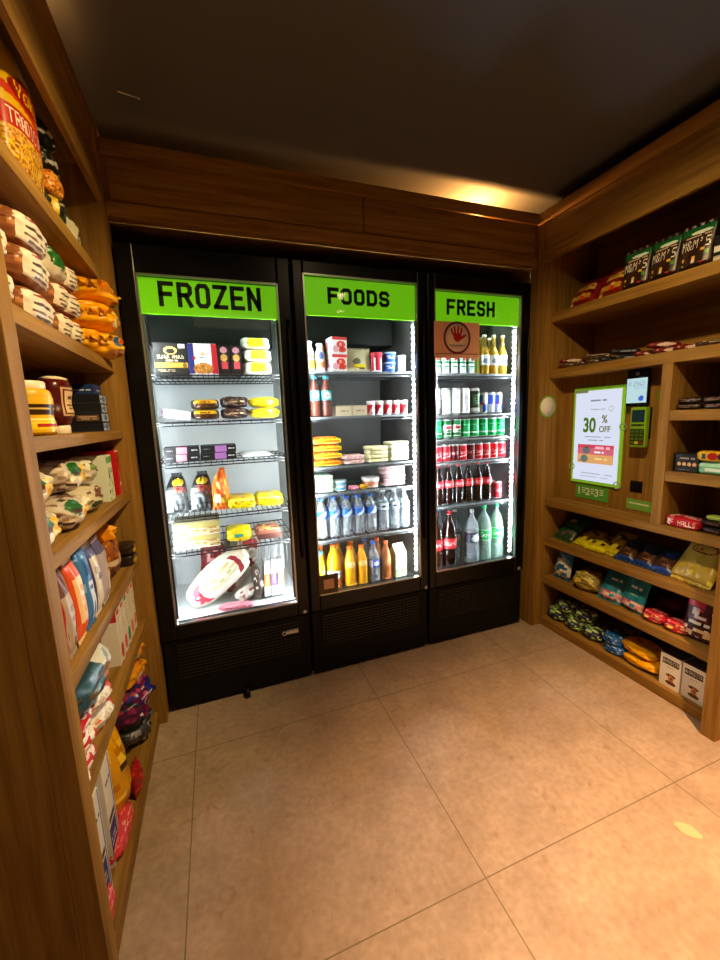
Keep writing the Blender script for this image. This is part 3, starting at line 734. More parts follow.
tb = empty('tablet', (0, 0, 0), label='wall-mounted black tablet with a white screen above the card terminal', cat='tablet')
xt = 2.052
bx('case', xt, xt+.016, 1.402, 1.516, .008, .193, BLACKM, tb, .004)
yz_face('screen', 1.408, 1.512, .024, .148, xt-.001, [('e', .74, .18, .13, .11, '#3a7ae0'), ('l', .08, .70, .22, .95, 3, '#9cc4dc'), ('l', .3, .55, .9, .9, 5, '#c4d4dc')], '#e2eef0', (36, 40), GLOW, tb)
o = MB().lathe([(.004, 0), (.009, 0), (.009, .0015), (.004, .0015), (.004, 0)], 18, cap=False).build('camera_ring', STEEL, tb); o.location = (xt-.0005, 1.46, .170); o.rotation_euler = (0, -PI/2, 0)
bx('bracket', xt+.016, XK, 1.43, 1.488, .05, .15, BLACKM, tb)
tm = empty('card_terminal', (0, 0, 0), label='lime green card payment terminal with keypad on the kiosk board', cat='terminal')
xm = 2.035
LIME = mat('lime_plastic', '#86b81c', .4)
bx('body', xm, xm+.035, 1.392, 1.475, -.202, .002, LIME, tm, .008)
bx('screen', xm-.002, xm, 1.398, 1.463, -.073, -.012, mat('terminal_screen', '#1c3038', .2, emit=.25), tm, .002)
bx('card_slot', xm-.0015, xm, 1.398, 1.463, -.092, -.084, BLACKM, tm)
bx('keypad', xm-.0015, xm, 1.396, 1.468, -.190, -.108, mat('keypad_dark', '#1e2c0a', .5), tm)
for r in range(4):
    for c in range(3):
        km = mat('key_yellow', '#d8c41c', .5) if (r, c) == (3, 1) else (mat('key_red', '#8a3010', .5) if (r, c) == (3, 0) else mat('key_grey', '#4c6a20', .5))
        bx('key', xm-.004, xm-.0015, 1.400+c*.023, 1.417+c*.023, -.127-r*.019, -.114-r*.019, km, tm)
bx('wall_mount', xm+.035, XK, 1.405, 1.462, -.16, .0, BLACKM, tm)
bx('cable', xm+.02, xm+.028, 1.43, 1.44, .001, .012, BLACKM, tm)
sw = empty('switch_plate', (0, 0, 0), label='small black wall plate with olive sticker behind the tablet', cat='switch')
bx('plate', XK-.008, XK-.001, 1.325, 1.37, .085, .185, BLACKM, sw, .002); bx('olive_label', XK-.004, XK-.001, 1.325, 1.385, .03, .08, mat('olive_vinyl', '#6c7a1c', .5), sw)
for z in (.11, .15): bx('rocker', XK-.012, XK-.008, 1.338, 1.356, z, z+.018, mat('switch_red', '#3a0c10', .4), sw)

for o in set(scene.objects)-kiosk_from:
    if o.parent is None: o.scale = (1, 1.046, 1.046); o.location = (XK_REAL-XK, 0, 0)
XK = XK_REAL
# ================================================================== groceries
ORD = ['first', 'second', 'third', 'fourth', 'fifth', 'sixth', 'seventh', 'eighth', 'ninth', 'tenth']
R0, RL, RR = 0., 90., -90.
# ------------------------------------------------ FROZEN fridge
def fz(p, x, y, z, label, **k): return p.place(x, y, z, label, **k)
S1, S2, S3, S4, S5, S6 = .2515, .0185, -.1905, -.4735, -.6585, -1.034
p = carton('burger_box', 'box', .152, .2, .147, '#16120f', [('e', .5, .76, .2, .13, '#d8b25a'), ('e', .5, .74, .13, .09, '#16120f'), ('t', 'BLACK ANGUS', .1, .50, .9, .62, '#e8d8b0'), ('l', .3, .40, .7, .47, 1, '#e8d8b0'), ('r', 0, .2, 1, .36, '#c89a34'), ('e', .9, .27, .06, .09, '#6a4a20'), ('r', .75, .84, .95, .97, '#e8e8e0'), ('l', .1, .06, .6, .14, 2, '#908060')], side=[('r', 0, .2, 1, .36, '#c89a34')], res=(110, 44))
fz(p, -.170, 2.335, S1, 'black and gold carton with crown emblem, top shelf of the FROZEN fridge')
p = carton('pastry_box', 'box', .138, .2, .148, '#eef0f2', [('r', 0, 0, .2, 1, '#26286a'), ('r', .8, 0, 1, 1, '#b81c2c'), ('e', .5, .66, .07, .09, '#c8b890'), ('l', .34, .5, .66, .56, 1, '#506090'), ('e', .2, .52, .05, .06, '#c81c30'), ('e', .5, .16, .34, .2, '#b8742c'), ('s', .2, .02, .8, .32, 22, .4, ['#d89848', '#8a4e18', '#e8b868']), ('r', .0, .0, .16, .1, '#26286a')], side=[('r', 0, 0, 1, 1, '#b81c2c')])
fz(p, -.021, 2.335, S1, 'blue white and red carton showing pastry, next to the black gold carton')
p = carton('slim_box', 'box', .056, .2, .143, '#1c1012', [('e', .5, .83, .32, .11, '#c88aa0'), ('e', .5, .56, .32, .13, '#d8a850'), ('r', .25, .18, .8, .42, '#d04450'), ('l', .3, .46, .7, .5, 1, '#f0d090')], res=(20, 40))
fz(p, .081, 2.335, S1, 'slim black carton with pink circle beside the pastry carton'); fz(p, .142, 2.335, S1, 'slim black carton with pink circle beside the yellow white packs')
p = brick('wrapped_bread', 'pack', .148, .18, .062, '#f0ece0', front=[('r', .22, .12, .8, .9, '#f2d21c'), ('l', .34, .4, .7, .6, 1, '#d88a10')], top=[('r', .22, 0, .8, 1, '#f2d21c')], n=5, lump=.05)
t = S1
for q in ('bottom', 'middle', 'top'): t = fz(p, .25, 2.315, t+.0005, 'yellow and white wrapped pack, %s of its stack by slim cartons' % q, yaw={'bottom': 0, 'middle': 3, 'top': -4}[q], group='yellow white packs in the freezer')
p = carton('white_box', 'box', .135, .16, .04, '#f2f2ee', [('r', 0, 0, .1, 1, '#3a2430'), ('l', .5, .3, .8, .6, 1, '#e05060')], flap=True)
fz(p, -.178, 2.31, S2, 'flat white carton lying tilted on the second freezer shelf', roll=9)
def stack(pr, x, y, z, names, group=None, yaws=(0, 2, -2, 3, -1), gap=.0006, **k):
    t = z
    for i, nm in enumerate(names): t = pr.place(x+.002*((i*7) % 3-1), y, t+gap, nm, yaw=yaws[i % len(yaws)]*.6, group=group, **k)
    return t
p = brick('golden_pack', 'pack', .138, .15, .052, '#2c160c', front=[('r', 0, .55, 1, .95, '#d8a018'), ('s', .1, .05, .9, .6, 14, .35, ['#7a3c14', '#54280e']), ('l', .2, .6, .7, .8, 1, '#6a2c0c')], top=[('r', 0, 0, 1, .6, '#d8a018')], n=4, lump=.06)
stack(p, -.032, 2.30, S2, ['lower of two brown and gold packs on the second freezer shelf', 'upper of two brown and gold packs on the second freezer shelf'])
p = brick('brown_pack', 'pack', .14, .15, .058, '#2a1412', front=[('s', 0, 0, 1, 1, 13, .4, ['#4c2418', '#6a4a40', '#8a7468']), ('l', .2, .4, .8, .6, 1, '#b89870')], n=3.4, lump=.08, seed=4)
stack(p, .115, 2.30, S2, ['lower of two dark brown packs beside the yellow freezer bags', 'upper of two dark brown packs beside the yellow freezer bags'])
p = brick('yellow_bag', 'bag', .165, .17, .055, '#f4d60a', front=[('s', 0, 0, 1, 1, 10, .25, ['#e8c000', '#fae850'])], top=[('s', 0, 0, 1, 1, 10, .25, ['#e8c000', '#fae850'])], n=2.8, lump=.11, seed=6)
stack(p, .276, 2.30, S2, ['lower of two plain yellow bags on the second freezer shelf', 'upper of two plain yellow bags on the second freezer shelf'], yaws=(2, -14))
for nm, x, w, cl, wd in (('pink', -.166, .165, '#d8788a', 'pink'), ('lilac', .013, .176, '#a86cb0', 'lilac')):
    p = carton('slim_box', 'box', w, .14, .037, '#141214', [('r', .34 if nm == 'pink' else .40, .06, .64 if nm == 'pink' else .72, .94, cl), ('l', .06, .4, .26, .65, 1, '#808080'), ('l', .74, .35, .95, .65, 1, '#d8d8d8')], flap=False)
    stack(p, x, 2.285, S3, ['lower of two flat black cartons with %s panel' % wd, 'upper of two flat black cartons with %s panel' % wd])
p = tray('clear_tray', 'tray', .16, .3, .02, '#c8d0d4', '#d8dcdc'); stack(p, .21, 2.36, S3, ['clear empty looking tray at the end of the third freezer shelf'])
p = pouch('frozen_bag', 'bag', .115, .215, .09, [('r', 0, .68, 1, .95, '#1c1a1a'), ('e', .56, .80, .34, .10, '#caa62a'), ('s', .3, .5, .95, .68, 12, .7, ['#6a1c20', '#b04030', '#8a7060']), ('r', 0, 0, .3, .6, '#c8ccce'), ('s', .2, 0, 1, .5, 11, .5, ['#2a2c2c', '#8a8e90', '#5a5c5e'])], '#4a4c4e', seed=3, crease=.45, pinch=.55)
fz(p, -.212, 2.275, S4, 'silver and black frozen bag beside the freezer wall', tilt=8, yaw=6); fz(p, -.092, 2.275, S4, 'silver and black frozen bag beside the orange bag', tilt=9, yaw=-5)
p = pouch('orange_bag', 'bag', .092, .225, .075, [('s', 0, 0, 1, 1, 9, .4, ['#f08a10', '#ff5a08', '#ffb040']), ('r', .1, .12, .45, .34, '#f8e0c0'), ('e', .7, .2, .2, .08, '#f8d040')], '#f46c0c', seed=8, crease=.45, pinch=.7)
fz(p, .002, 2.262, S4, 'bright orange frozen bag standing upright', tilt=6, roll=4)
p = brick('yellow_pack', 'pack', .152, .22, .062, '#f4d410', front=[('s', .1, .2, .9, .8, 9, .3, ['#e8a010', '#a8701c']), ('r', 0, .8, 1, .95, '#f8e860')], top=[('s', .1, .1, .9, .9, 8, .35, ['#9a6cb0', '#e8a010'])], n=5, lump=.04)
fz(p, .108, 2.33, S4, 'flat yellow frozen pack beside the orange bag', yaw=2); fz(p, .266, 2.33, S4, 'flat yellow frozen pack at the end of its shelf', yaw=-2)
p = carton('cheese_bread_tray', 'tray', .232, .2, .068, '#b4a478', [('r', 0, .62, 1, 1, '#b8a460'), ('s', .02, .08, .98, .6, 13, .8, ['#c88a10', '#d8c8a0', '#a06810', '#e0d4b8']), ('r', .0, .0, 1, .07, '#f4f0e4')], top=[('r', 0, 0, .45, 1, '#204a30')], res=(50, 20))
stack(p, -.132, 2.325, S5, ['lower tray of cheese bread rolls with cream band', 'upper tray of cheese bread rolls under the silver bags'])
p = brick('yellow_pouch', 'pack', .142, .16, .082, '#f0d410', front=[('r', .3, .4, .62, .66, '#28a0a0'), ('s', .05, .05, .95, .3, 9, .4, ['#e88c10', '#d84820'])], n=3.2, lump=.07, seed=5)
fz(p, .082, 2.29, S5, 'yellow pack with teal patch beside the cheese bread')
p = tray('food_tray', 'tray', .145, .17, .062, '#5a3028', '#8a4a38', [('s', .05, .05, .95, .95, 7, .8, ['#f0905c', '#f2c060', '#e86c80', '#caa088'])])
fz(p, .242, 2.30, S5, 'brown tray of pink and orange frozen food')
# bottom of the freezer: birds and cuts in bags, lying slantwise
p = brick('frozen_chicken', 'poultry', .175, .13, .42, '#f2ead4', front=[('s', .1, .2, .9, .85, 20, .45, ['#e0d090', '#e8dcb0', '#d0c078']), ('r', 0, .86, 1, 1, '#a02434'), ('r', 0, 0, 1, .2, '#d82c44'), ('s', 0, 0, 1, .2, 10, .4, ['#f0c8c8', '#8c1424']), ('r', .72, .2, 1, .86, '#f6f2ea')], n=2.5, lump=.06, seed=2)
fz(p, -.212, 2.305, S6, 'large cream frozen chicken in a bag with red ends, leaning', roll=51, tilt=0)
p = brick('meat_pack', 'meat', .14, .12, .31, '#ece4d8', front=[('r', 0, .82, 1, 1, '#8a2028'), ('r', 0, 0, 1, .14, '#7a2424'), ('s', .1, .3, .9, .7, 9, .5, ['#c8b498', '#b09478', '#f6f0ea']), ('e', .5, .22, .4, .12, '#8a4038')], n=2.6, lump=.09, seed=12)
fz(p, -.055, 2.455, S6, 'white and brown bagged meat with dark red ends', roll=48, tilt=0)
p = brick('meat_pack', 'meat', .13, .13, .36, '#ded6cc', front=[('r', 0, .75, 1, 1, '#c02c3c'), ('s', .05, .1, .95, .75, 8, .5, ['#a87860', '#f0ece6', '#c8b8a8'])], n=2.5, lump=.1, seed=15)
fz(p, .07, 2.60, S6, 'pale bagged meat with bright red top behind the brown pack', roll=18, tilt=0)
p = brick('red_meat', 'meat', .16, .12, .31, '#8c1c28', front=[('s', 0, 0, 1, 1, 8, .4, ['#b03040', '#6a1018', '#e0a0a0'])], n=2.4, lump=.12, seed=19)
fz(p, -.07, 2.62, S6, 'dark red meat pack at the back of the freezer floor')
p = brick('meat_pack', 'meat', .08, .09, .18, '#e4d8cc', front=[('r', 0, .78, 1, 1, '#b02838'), ('s', .05, .1, .95, .75, 9, .5, ['#a87860', '#f0ece6', '#8c4038'])], n=2.5, lump=.1, seed=16)
fz(p, .035, 2.31, S6, 'small bagged meat lying under the large chicken', roll=64)
p = brick('pink_pack', 'pack', .19, .05, .035, '#e07888', front=[('s', 0, 0, 1, 1, 10, .4, ['#f4c0c8', '#b84858'])], n=3, lump=.08, seed=20)
fz(p, .03, 2.212, S6, 'thin pink pack lying along the freezer door', yaw=-8)
for nm, x, c1 in (('orange', .212, '#f0803c'), ('purple', .252, '#7a4cc0'), ('orange and white', .292, '#f4945a')):
    p = carton('ice_lolly_pack', 'pack', .034, .10, .205, '#f4f0f0', [('r', 0, .28, 1, .62, c1), ('e', .5, .12, .36, .06, '#f0a0b8'), ('e', .5, .86, .36, .06, '#f08090'), ('l', .3, .34, .7, .58, 4, '#ffe0c0')], res=(14, 40), flap=True)
    fz(p, x, 2.31, S6, 'slim upright %s ice pack in the freezer corner' % nm, tilt=10, roll=4)
p = brick('brown_pack', 'pack', .05, .10, .20, '#3c2c26', front=[('s', 0, 0, 1, 1, 10, .4, ['#8c8478', '#c8c0b8', '#241814'])], n=4, lump=.06, seed=31); fz(p, .158, 2.30, S6, 'dark narrow pack between the meat and the slim ice packs', tilt=3)

# ------------------------------------------------ FOODS fridge
T1, T2, T3, T4, T5, T6 = .2635, .0135, -.2705, -.4265, -.7035, -1.034
yw = bottle('yoghurt_bottle', 'bottle', .026, .165, PLAST, '#f6f2e4', '#f4f4f4', [('r', 0, 0, 1, .5, '#f2cc3c'), ('l', .38, .55, .62, .8, 1, '#c05028')], (.1, .72), '#f4eed8', neck=.5, capw=.62, shape='juice')
yw.place(.538, 2.245, T1, 'white and yellow yoghurt bottle nearest the FROZEN fridge, top shelf')
p = bottle('milk_bottle', 'bottle', .028, .155, PLAST, '#f4f4f2', '#f8f8f8', [('e', .5, .7, .08, .2, '#405080'), ('r', .3, .05, .7, .4, '#c87848')], (.08, .78), '#e8e8ec', neck=.6, capw=.66, shape='juice'); p.place(.596, 2.25, T1, 'white drink bottle with pale label beside the strawberry cartons')
p = bottle('caramel_bottle', 'bottle', .024, .15, PLAST, '#c8843c', '#e8923c', [('r', 0, .2, 1, .6, '#f0dcc0')], (.1, .7), '#c87c34', neck=.55, capw=.62, shape='juice'); p.place(.627, 2.315, T1, 'tan bottle just behind the white drink bottle')
p = carton('strawberry_carton', 'carton', .092, .09, .093, '#f6f0f0', [('r', 0, .82, 1, 1, '#e03c3c'), ('e', .6, .58, .3, .2, '#e84434'), ('e', .7, .28, .24, .16, '#d83018'), ('e', .25, .3, .2, .2, '#f0a8b8'), ('s', .4, .1, 1, .3, 9, .3, ['#58a838', '#e85040']), ('t', 'O', .5, .5, .62, .66, '#ffffff')], side=[('r', 0, .3, 1, .8, '#e8a0b0')], top=[('r', 0, 0, 1, 1, '#e05050')])
stack(p, .698, 2.26, T1, ['lower of two red and white strawberry cartons', 'upper of two red and white strawberry cartons'], yaws=(10, 14))
p = pouch('cheese_pouch', 'bag', .155, .135, .04, [('e', .4, .42, .16, .16, '#6a6458'), ('r', .28, .12, .78, .28, '#e8d020'), ('s', .3, .06, .75, .16, 14, .6, ['#504020', '#e8d020'])], '#d8ccac', seed=5, crease=.06); p.place(.835, 2.27, T1, 'beige pouch with a yellow strip beside the strawberry cartons', tilt=6)
p = tub('red_cup', 'cup', .033, .115, '#f0e8ea', '#d83448', [('r', .2, 0, .8, .8, '#f4f0f0'), ('r', .42, .1, .58, .85, '#d02038'), ('r', 0, .8, 1, 1, '#d02038'), ('r', .25, .1, .36, .85, '#d02038'), ('r', .66, .1, .78, .85, '#d02038')], taper=.94); p.place(.947, 2.265, T1, 'white cup with red stripes between pouch and blue tubs')
p = tub('blue_tub', 'tub', .038, .058, '#2c5cc0', '#9cc4e4', [('l', .36, .3, .64, .8, 2, '#e0ecff')], taper=.9); stack(p, 1.032, 2.265, T1, ['lower blue tub of a pair on the top FOODS shelf', 'upper blue tub of a pair on the top FOODS shelf'])
p = tub('white_tub', 'tub', .031, .10, '#e8f0f4', '#f4f8fa', [('l', .4, .3, .6, .7, 3, '#90b0c8')], taper=.92); p.place(1.107, 2.262, T1, 'plain white tub at the light-strip end of the top FOODS shelf')
cm_ = bottle('chocolate_drink', 'bottle', .031, .232, PLAST, '#5c2c20', '#38b4c8', [('r', 0, .1, 1, .9, '#3cb8cc'), ('e', .5, .5, .12, .34, '#e8f4f4'), ('l', .42, .35, .58, .65, 1, '#603020')], (.42, .66), '#3cb8cc', neck=.5, capw=.56, caph=.09)
cm_.place(.553, 2.245, T2, 'chocolate drink bottle with teal cap beside the fridge wall'); cm_.place(.622, 2.248, T2, 'chocolate drink bottle with teal cap beside the beige boxes')
p = carton('beige_box', 'box', .093, .12, .058, '#d8c4a4', [('l', .2, .35, .8, .6, 1, '#a88c68'), ('r', 0, .92, 1, 1, '#c0a880')]); p.place(.718, 2.28, T2, 'low beige carton beside the chocolate drinks'); p.place(.814, 2.28, T2, 'low beige carton beside the red yoghurt pots')
p = tub('yoghurt_pot', 'pot', .0245, .083, '#f0d8d8', '#f4e8e8', [('r', 0, .1, 1, .85, '#e02838'), ('g', .5, .5, 3., .16, '#f8dcdc'), ('e', .58, .3, .1, .16, '#f6f0f0')], taper=.86)
for i in range(5): p.place(.895+.0545*i, 2.245, T2, 'red and white yoghurt pot, %s from the beige boxes' % ORD[i], yaw=i*7, group='red yoghurt pots')
p = tray('orange_pack', 'pack', .158, .14, .040, '#f4e0c0', '#f07818', [('s', 0, 0, 1, 1, 12, .7, ['#e85c10', '#f8b040', '#d84c0c'])]); 
P2 = p
b = MB(); b.box(-.081, .081, -.0715, -.0702, .004, .026, '#f4c81c'); b2 = MB().box(-.06, .075, -.0722, -.0715, .009, .021, '#e8641c'); p.part(b, 'sleeve', WRAP); p.part(b2, 'print', WRAP)
stack(p, .608, 2.285, T3, ['orange and yellow food tray, %s of its stack' % q for q in ('bottom', 'second up', 'third up', 'top')], 'orange food trays')
def slices(nm, c1, c2, w, h, label=None): return brick(nm, 'pack', w, .12, h, c1, front=[('r', 0, .3, 1, .62, c2), ('s', 0, .1, 1, .9, 12, .15, ['#ffffff'])], top=[('e', .5, .5, .34, .34, c2)], n=7, lump=.02)
p = slices('pink_pack', '#f0c8c4', '#e89a98', .132, .026); stack(p, .77, 2.275, T3, ['lower pale pink sliced ham pack beside the orange trays', 'upper pale pink sliced ham pack beside the orange trays'])
p = slices('cheese_slices', '#f2e8b0', '#e0c878', .128, .0235); stack(p, .928, 2.275, T3, ['cream cheese pack, %s of the stack next to pink packs' % q for q in ('bottom', 'second up', 'third up', 'top')], 'cream cheese packs')
p = slices('pale_cheese', '#f4f0cc', '#d8d0a0', .135, .0228); stack(p, 1.07, 2.28, T3, ['pale cheese pack, %s of the tall stack by the light strip' % q for q in ('bottom', 'second up', 'third up', 'fourth up', 'top')], 'pale cheese packs')
p = slices('green_pack', '#d4ecc4', '#90c890', .108, .0245); stack(p, .583, 2.275, T4, ['pale green pack, %s of the stack beside blue tubs' % q for q in ('bottom', 'second up', 'third up', 'top')], 'pale green packs')
p = tub('small_tub', 'tub', .038, .031, '#e8f4fa', '#d0e8f8', [('e', .5, .45, .09, .3, '#2c78c8'), ('r', .36, .2, .64, .7, '#58a0dc')], taper=.9); stack(p, .684, 2.255, T4, ['lower small white and blue tub beside the green packs', 'upper small white and blue tub beside the green packs'])
p = brick('pink_pack', 'pack', .06, .06, .022, '#e0708c', front=[('l', .2, .3, .8, .7, 1, '#fce0e8')], n=4, lump=.04); p.place(.765, 2.245, T4, 'small pink pack lying in front on the fourth FOODS shelf')
p = brick('yellow_pack', 'pack', .04, .05, .026, '#f0b010', front=[('l', .2, .3, .8, .7, 1, '#a06010')], n=4, lump=.05); p.place(.826, 2.235, T4, 'small yellow pack between pink pack and round tub')
p = tub('round_tub', 'tub', .055, .062, '#f4ece8', '#f8f8f8', [('r', 0, .15, 1, .7, '#f0a088'), ('s', 0, .15, 1, .7, 30, .3, ['#e86c50', '#f8d0c0'])], taper=.86, lidh=.28); p.place(.892, 2.285, T4, 'round clear tub of pink food with white lid')
p = slices('pink_slices', '#eccac8', '#c88890', .148, .0235); stack(p, 1.038, 2.285, T4, ['pink sliced meat pack, %s of the stack by the light strip' % q for q in ('bottom', 'second up', 'third up', 'fourth up', 'top')], 'pink sliced meat packs')
wb = bottle('water_bottle', 'bottle', .036, .24, PET, '#ffffff', '#2c6cd8', [('r', 0, 0, 1, 1, '#1c68d0'), ('g', .5, .5, 4., .3, '#e8f4ff'), ('l', .42, .1, .5, .5, 1, '#e8f4ff'), ('e', .56, .6, .06, .25, '#dceeff')], (.52, .70), '#1c68d0', neck=.36, capw=.40, caph=.06)
for r_ in range(2):
    for i in range(5): wb.place(.560+.078*i, 2.25+.085*r_, T5, 'clear water bottle with blue label, %s from the FROZEN side, %s row' % (ORD[i], ('front', 'back')[r_]), yaw=i*11, group='blue label water bottles')
wc = bottle('water_bottle', 'bottle', .036, .25, PET, '#ffffff', '#e8f0f4', [('l', .36, .2, .64, .8, 1, '#2c3c50'), ('l', .1, .2, .3, .8, 1, '#2c3c50')], (.55, .72), '#cfe0ea', neck=.36, capw=.40, caph=.06)
for r_ in range(2):
    for i in range(3): wc.place(.958+.074*i, 2.25+.085*r_, T5, 'clear water bottle with small dark print, %s from the blue labels, %s row' % (ORD[i], ('front', 'back')[r_]), yaw=i*9, group='clear label water bottles')
p = bottle('milk_drink', 'bottle', .034, .245, PLAST, '#f0d820', '#48a8e0', [('r', 0, 0, 1, .62, '#2440b8'), ('t', 'O', .42, .1, .5, .5, '#ffffff'), ('g', .5, .3, 5., .12, '#f8f8ff')], (.06, .7), '#f0dc20', neck=.5, capw=.56); p.place(.532, 2.25, T6, 'yellow and blue drink bottle behind the olive card')
p = bottle('orange_juice', 'bottle', .046, .275, PLAST, '#f8b40c', '#f07018', [('e', .6, .3, .1, .28, '#e07028'), ('l', .40, .66, .62, .86, 1, '#4878b0'), ('e', .64, .3, .05, .12, '#b84c20')], (.06, .44), '#f6f2ea', liquid=None, neck=.40, capw=.46, shape='juice'); p.place(.624, 2.262, T6, 'big orange juice bottle with white label')
p = bottle('orange_juice', 'bottle', .0365, .25, PLAST, '#f8a80c', '#f07018', [('e', .5, .5, .12, .42, '#ffd890')], (.50, .68), '#f8b830', neck=.42, capw=.5, shape='juice')
p.place(.724, 2.25, T6, 'small orange juice bottle next to the big juice bottle'); p.place(.800, 2.25, T6, 'small orange juice bottle next to the water bottle')
for i, (x, y) in enumerate(((.560, 2.345), (.680, 2.36), (.765, 2.355))): p.place(x, y, T6, 'small orange juice bottle, %s in the back row on the bottom' % ORD[i], yaw=40)
p = bottle('water_bottle', 'bottle', .039, .262, PET, '#ffffff', '#3870e0', [('r', 0, 0, 1, 1, '#3c5cd0'), ('e', .52, .5, .08, .3, '#f0e8f8'), ('r', .3, 0, .42, 1, '#d8d4f0')], (.40, .58), '#3c5cd0', neck=.36, capw=.42); p.place(.882, 2.252, T6, 'water bottle with violet blue label beside orange juice'); p.place(.858, 2.345, T6, 'water bottle with violet blue label in the back row')
p = bottle('iced_tea', 'bottle', .034, .25, PLAST, '#b0602c', '#f06838', [('r', 0, 0, 1, 1, '#c87848'), ('e', .5, .5, .1, .3, '#e8a060')], (.36, .62), '#c07040', neck=.42, capw=.48, shape='juice'); p.place(.968, 2.255, T6, 'brown iced tea bottle with orange cap'); p.place(.945, 2.345, T6, 'brown iced tea bottle in the back row')
P = Proto('juice_carton', 'carton'); b = MB(); w_, d_, h_ = .082, .08, .165
b.box(-w_/2, w_/2, -d_/2, d_/2, 0, h_, '#d8f0c8'); P.part(b, 'body', CARD, bevel=.003)
b = MB(); b.add([(-w_/2, -d_/2, h_), (w_/2, -d_/2, h_), (w_/2, d_/2, h_), (-w_/2, d_/2, h_), (-w_/2, 0, h_+.04), (w_/2, 0, h_+.04)], [(0, 1, 5, 4), (2, 3, 4, 5), (1, 2, 5), (3, 0, 4)], '#e0f2dc'); b.box(-w_/2, w_/2, -.002, .002, h_+.038, h_+.052, '#d0e8c8'); P.part(b, 'gable', CARD)
b = MB(); s_, t_ = np.meshgrid(np.linspace(-w_/2, w_/2, 25), np.linspace(.01, h_-.01, 31)); b.grid(np.stack([s_, np.full_like(s_, -d_/2-.0008), t_], -1), paint([('g', .5, .5, .25, .16, '#f4fafc'), ('l', .2, .44, .8, .58, 1, '#2c68b0'), ('s', 0, 0, 1, .3, 8, .5, ['#90d060', '#b8e088', '#58b048']), ('r', 0, .86, 1, 1, '#78c850')], 24, 30, '#c4e8b0'), False); P.part(b, 'front_print', CARD)
P.place(1.062, 2.27, T6, 'pale green gable-top carton beside the iced tea', yaw=8)
p = tub('white_tub', 'tub', .036, .13, '#d8e8dc', '#e8f4ee', [('l', .36, .3, .64, .7, 3, '#78a890')], taper=.94); p.place(1.118, 2.36, T6, 'pale tub in the corner behind the green carton')

# ------------------------------------------------ FRESH fridge
U1, U2, U3, U4, U5, U6 = .2515, -.0025, -.1545, -.3075, -.5905, -1.034
p = can('beer_can', 'can', .0285, .124, [('r', 0, .0, 1, .16, '#e8f0ec'), ('r', 0, .55, 1, .68, '#188848'), ('r', .3, .28, .7, .55, '#e8f4ec'), ('r', .36, .34, .64, .42, '#20a058'), ('r', 0, .9, 1, 1, '#e8f0ec'), ('e', .5, .78, .08, .09, '#e04030'), ('r', 0, .16, .2, .5, '#40b878'), ('r', .8, .16, 1, .5, '#40b878')], '#d4ecdc')
for i in range(5): p.place(1.344+.0625*i, 2.245, U1, 'pale green and white can, %s from the middle fridge, top shelf' % ORD[i], yaw=i*4, group='pale green cans')
p = can('gold_can', 'can', .026, .12, [('r', 0, .3, 1, .7, '#a8c060')], '#c8b850'); p.place(1.652, 2.26, U1, 'gold and green can squeezed between cans and beer bottles')
p = bottle('beer_bottle', 'bottle', .033, .252, BEERG, '#ffffff', '#f0f0e8', [('e', .5, .4, .14, .3, '#707488'), ('l', .36, .7, .64, .9, 1, '#9098a8')], (.24, .50), '#f2f4f8', liquid=(mat('beer', '#e0a818', .2), '#ffffff'), fill=.74, shape='beer', capw=.44, caph=.05)
for i, (x, y) in enumerate(((1.708, 2.25), (1.780, 2.25), (1.852, 2.25))): p.place(x, y, U1, 'clear beer bottle with white label, %s from the cans, front row' % ORD[i], group='clear beer bottles')
for i, (x, y) in enumerate(((1.740, 2.335), (1.815, 2.335))): p.place(x, y, U1, 'clear beer bottle with white label, %s from the cans, back row' % ORD[i], group='clear beer bottles')
p = bottle('water_bottle', 'bottle', .028, .24, PET, '#ffffff', '#d8dce4', [('l', .36, .2, .64, .8, 5, '#8c6c90'), ('r', .3, .1, .7, .2, '#b080a0')], (.2, .72), '#c8c8d8', neck=.36, capw=.42); p.place(1.340, 2.242, U2, 'slim water bottle at the end of the white cans')
p = can('white_can', 'can', .034, .168, [('r', 0, .12, 1, .16, '#c8d0d8'), ('l', .42, .4, .58, .8, 6, '#c0c8d0'), ('r', 0, .9, 1, .93, '#b8c0c8')], '#eef2f6')
for i in range(3): p.place(1.410+.072*i, 2.246, U2, 'tall white can, %s from the slim water bottle' % ORD[i], group='tall white cans')
p = can('black_can', 'can', .0335, .168, [('r', .3, .3, .7, .85, '#2c4a34'), ('l', .4, .35, .6, .8, 4, '#78a070'), ('r', 0, .06, 1, .22, '#c8d0c8'), ('r', 0, .94, 1, 1, '#b0b8b0')], '#1c2620'); p.place(1.632, 2.246, U2, 'tall black and green can beside the white cans')
p = can('energy_can', 'can', .0268, .138, [('r', .3, .45, .55, .95, '#2848c8'), ('r', .55, .05, .8, .45, '#2848c8'), ('e', .53, .48, .07, .08, '#d83028'), ('r', .05, .45, .25, .95, '#2848c8')], '#d4d8e0')
for i, x in enumerate((1.702, 1.762, 1.820)): p.place(x, 2.245, U2, 'small silver and blue energy can, %s from the black can' % ORD[i], yaw=(-60, 0, -24)[i], group='small silver blue cans')
p = can('green_can', 'can', .0318, .126, [('r', 0, .2, 1, .28, '#e0f4e8'), ('r', .34, .36, .66, .62, '#30c878'), ('s', 0, .6, 1, .9, 9, .25, ['#60d890', '#108848'])], '#18a458')
p2 = can('green_can', 'can', .0318, .126, [('r', .2, .3, .8, .75, '#f0f4f0'), ('r', .32, .5, .68, .68, '#d83038'), ('r', 0, .08, 1, .14, '#d8ecdc'), ('e', .5, .38, .12, .07, '#18824a')], '#146838')
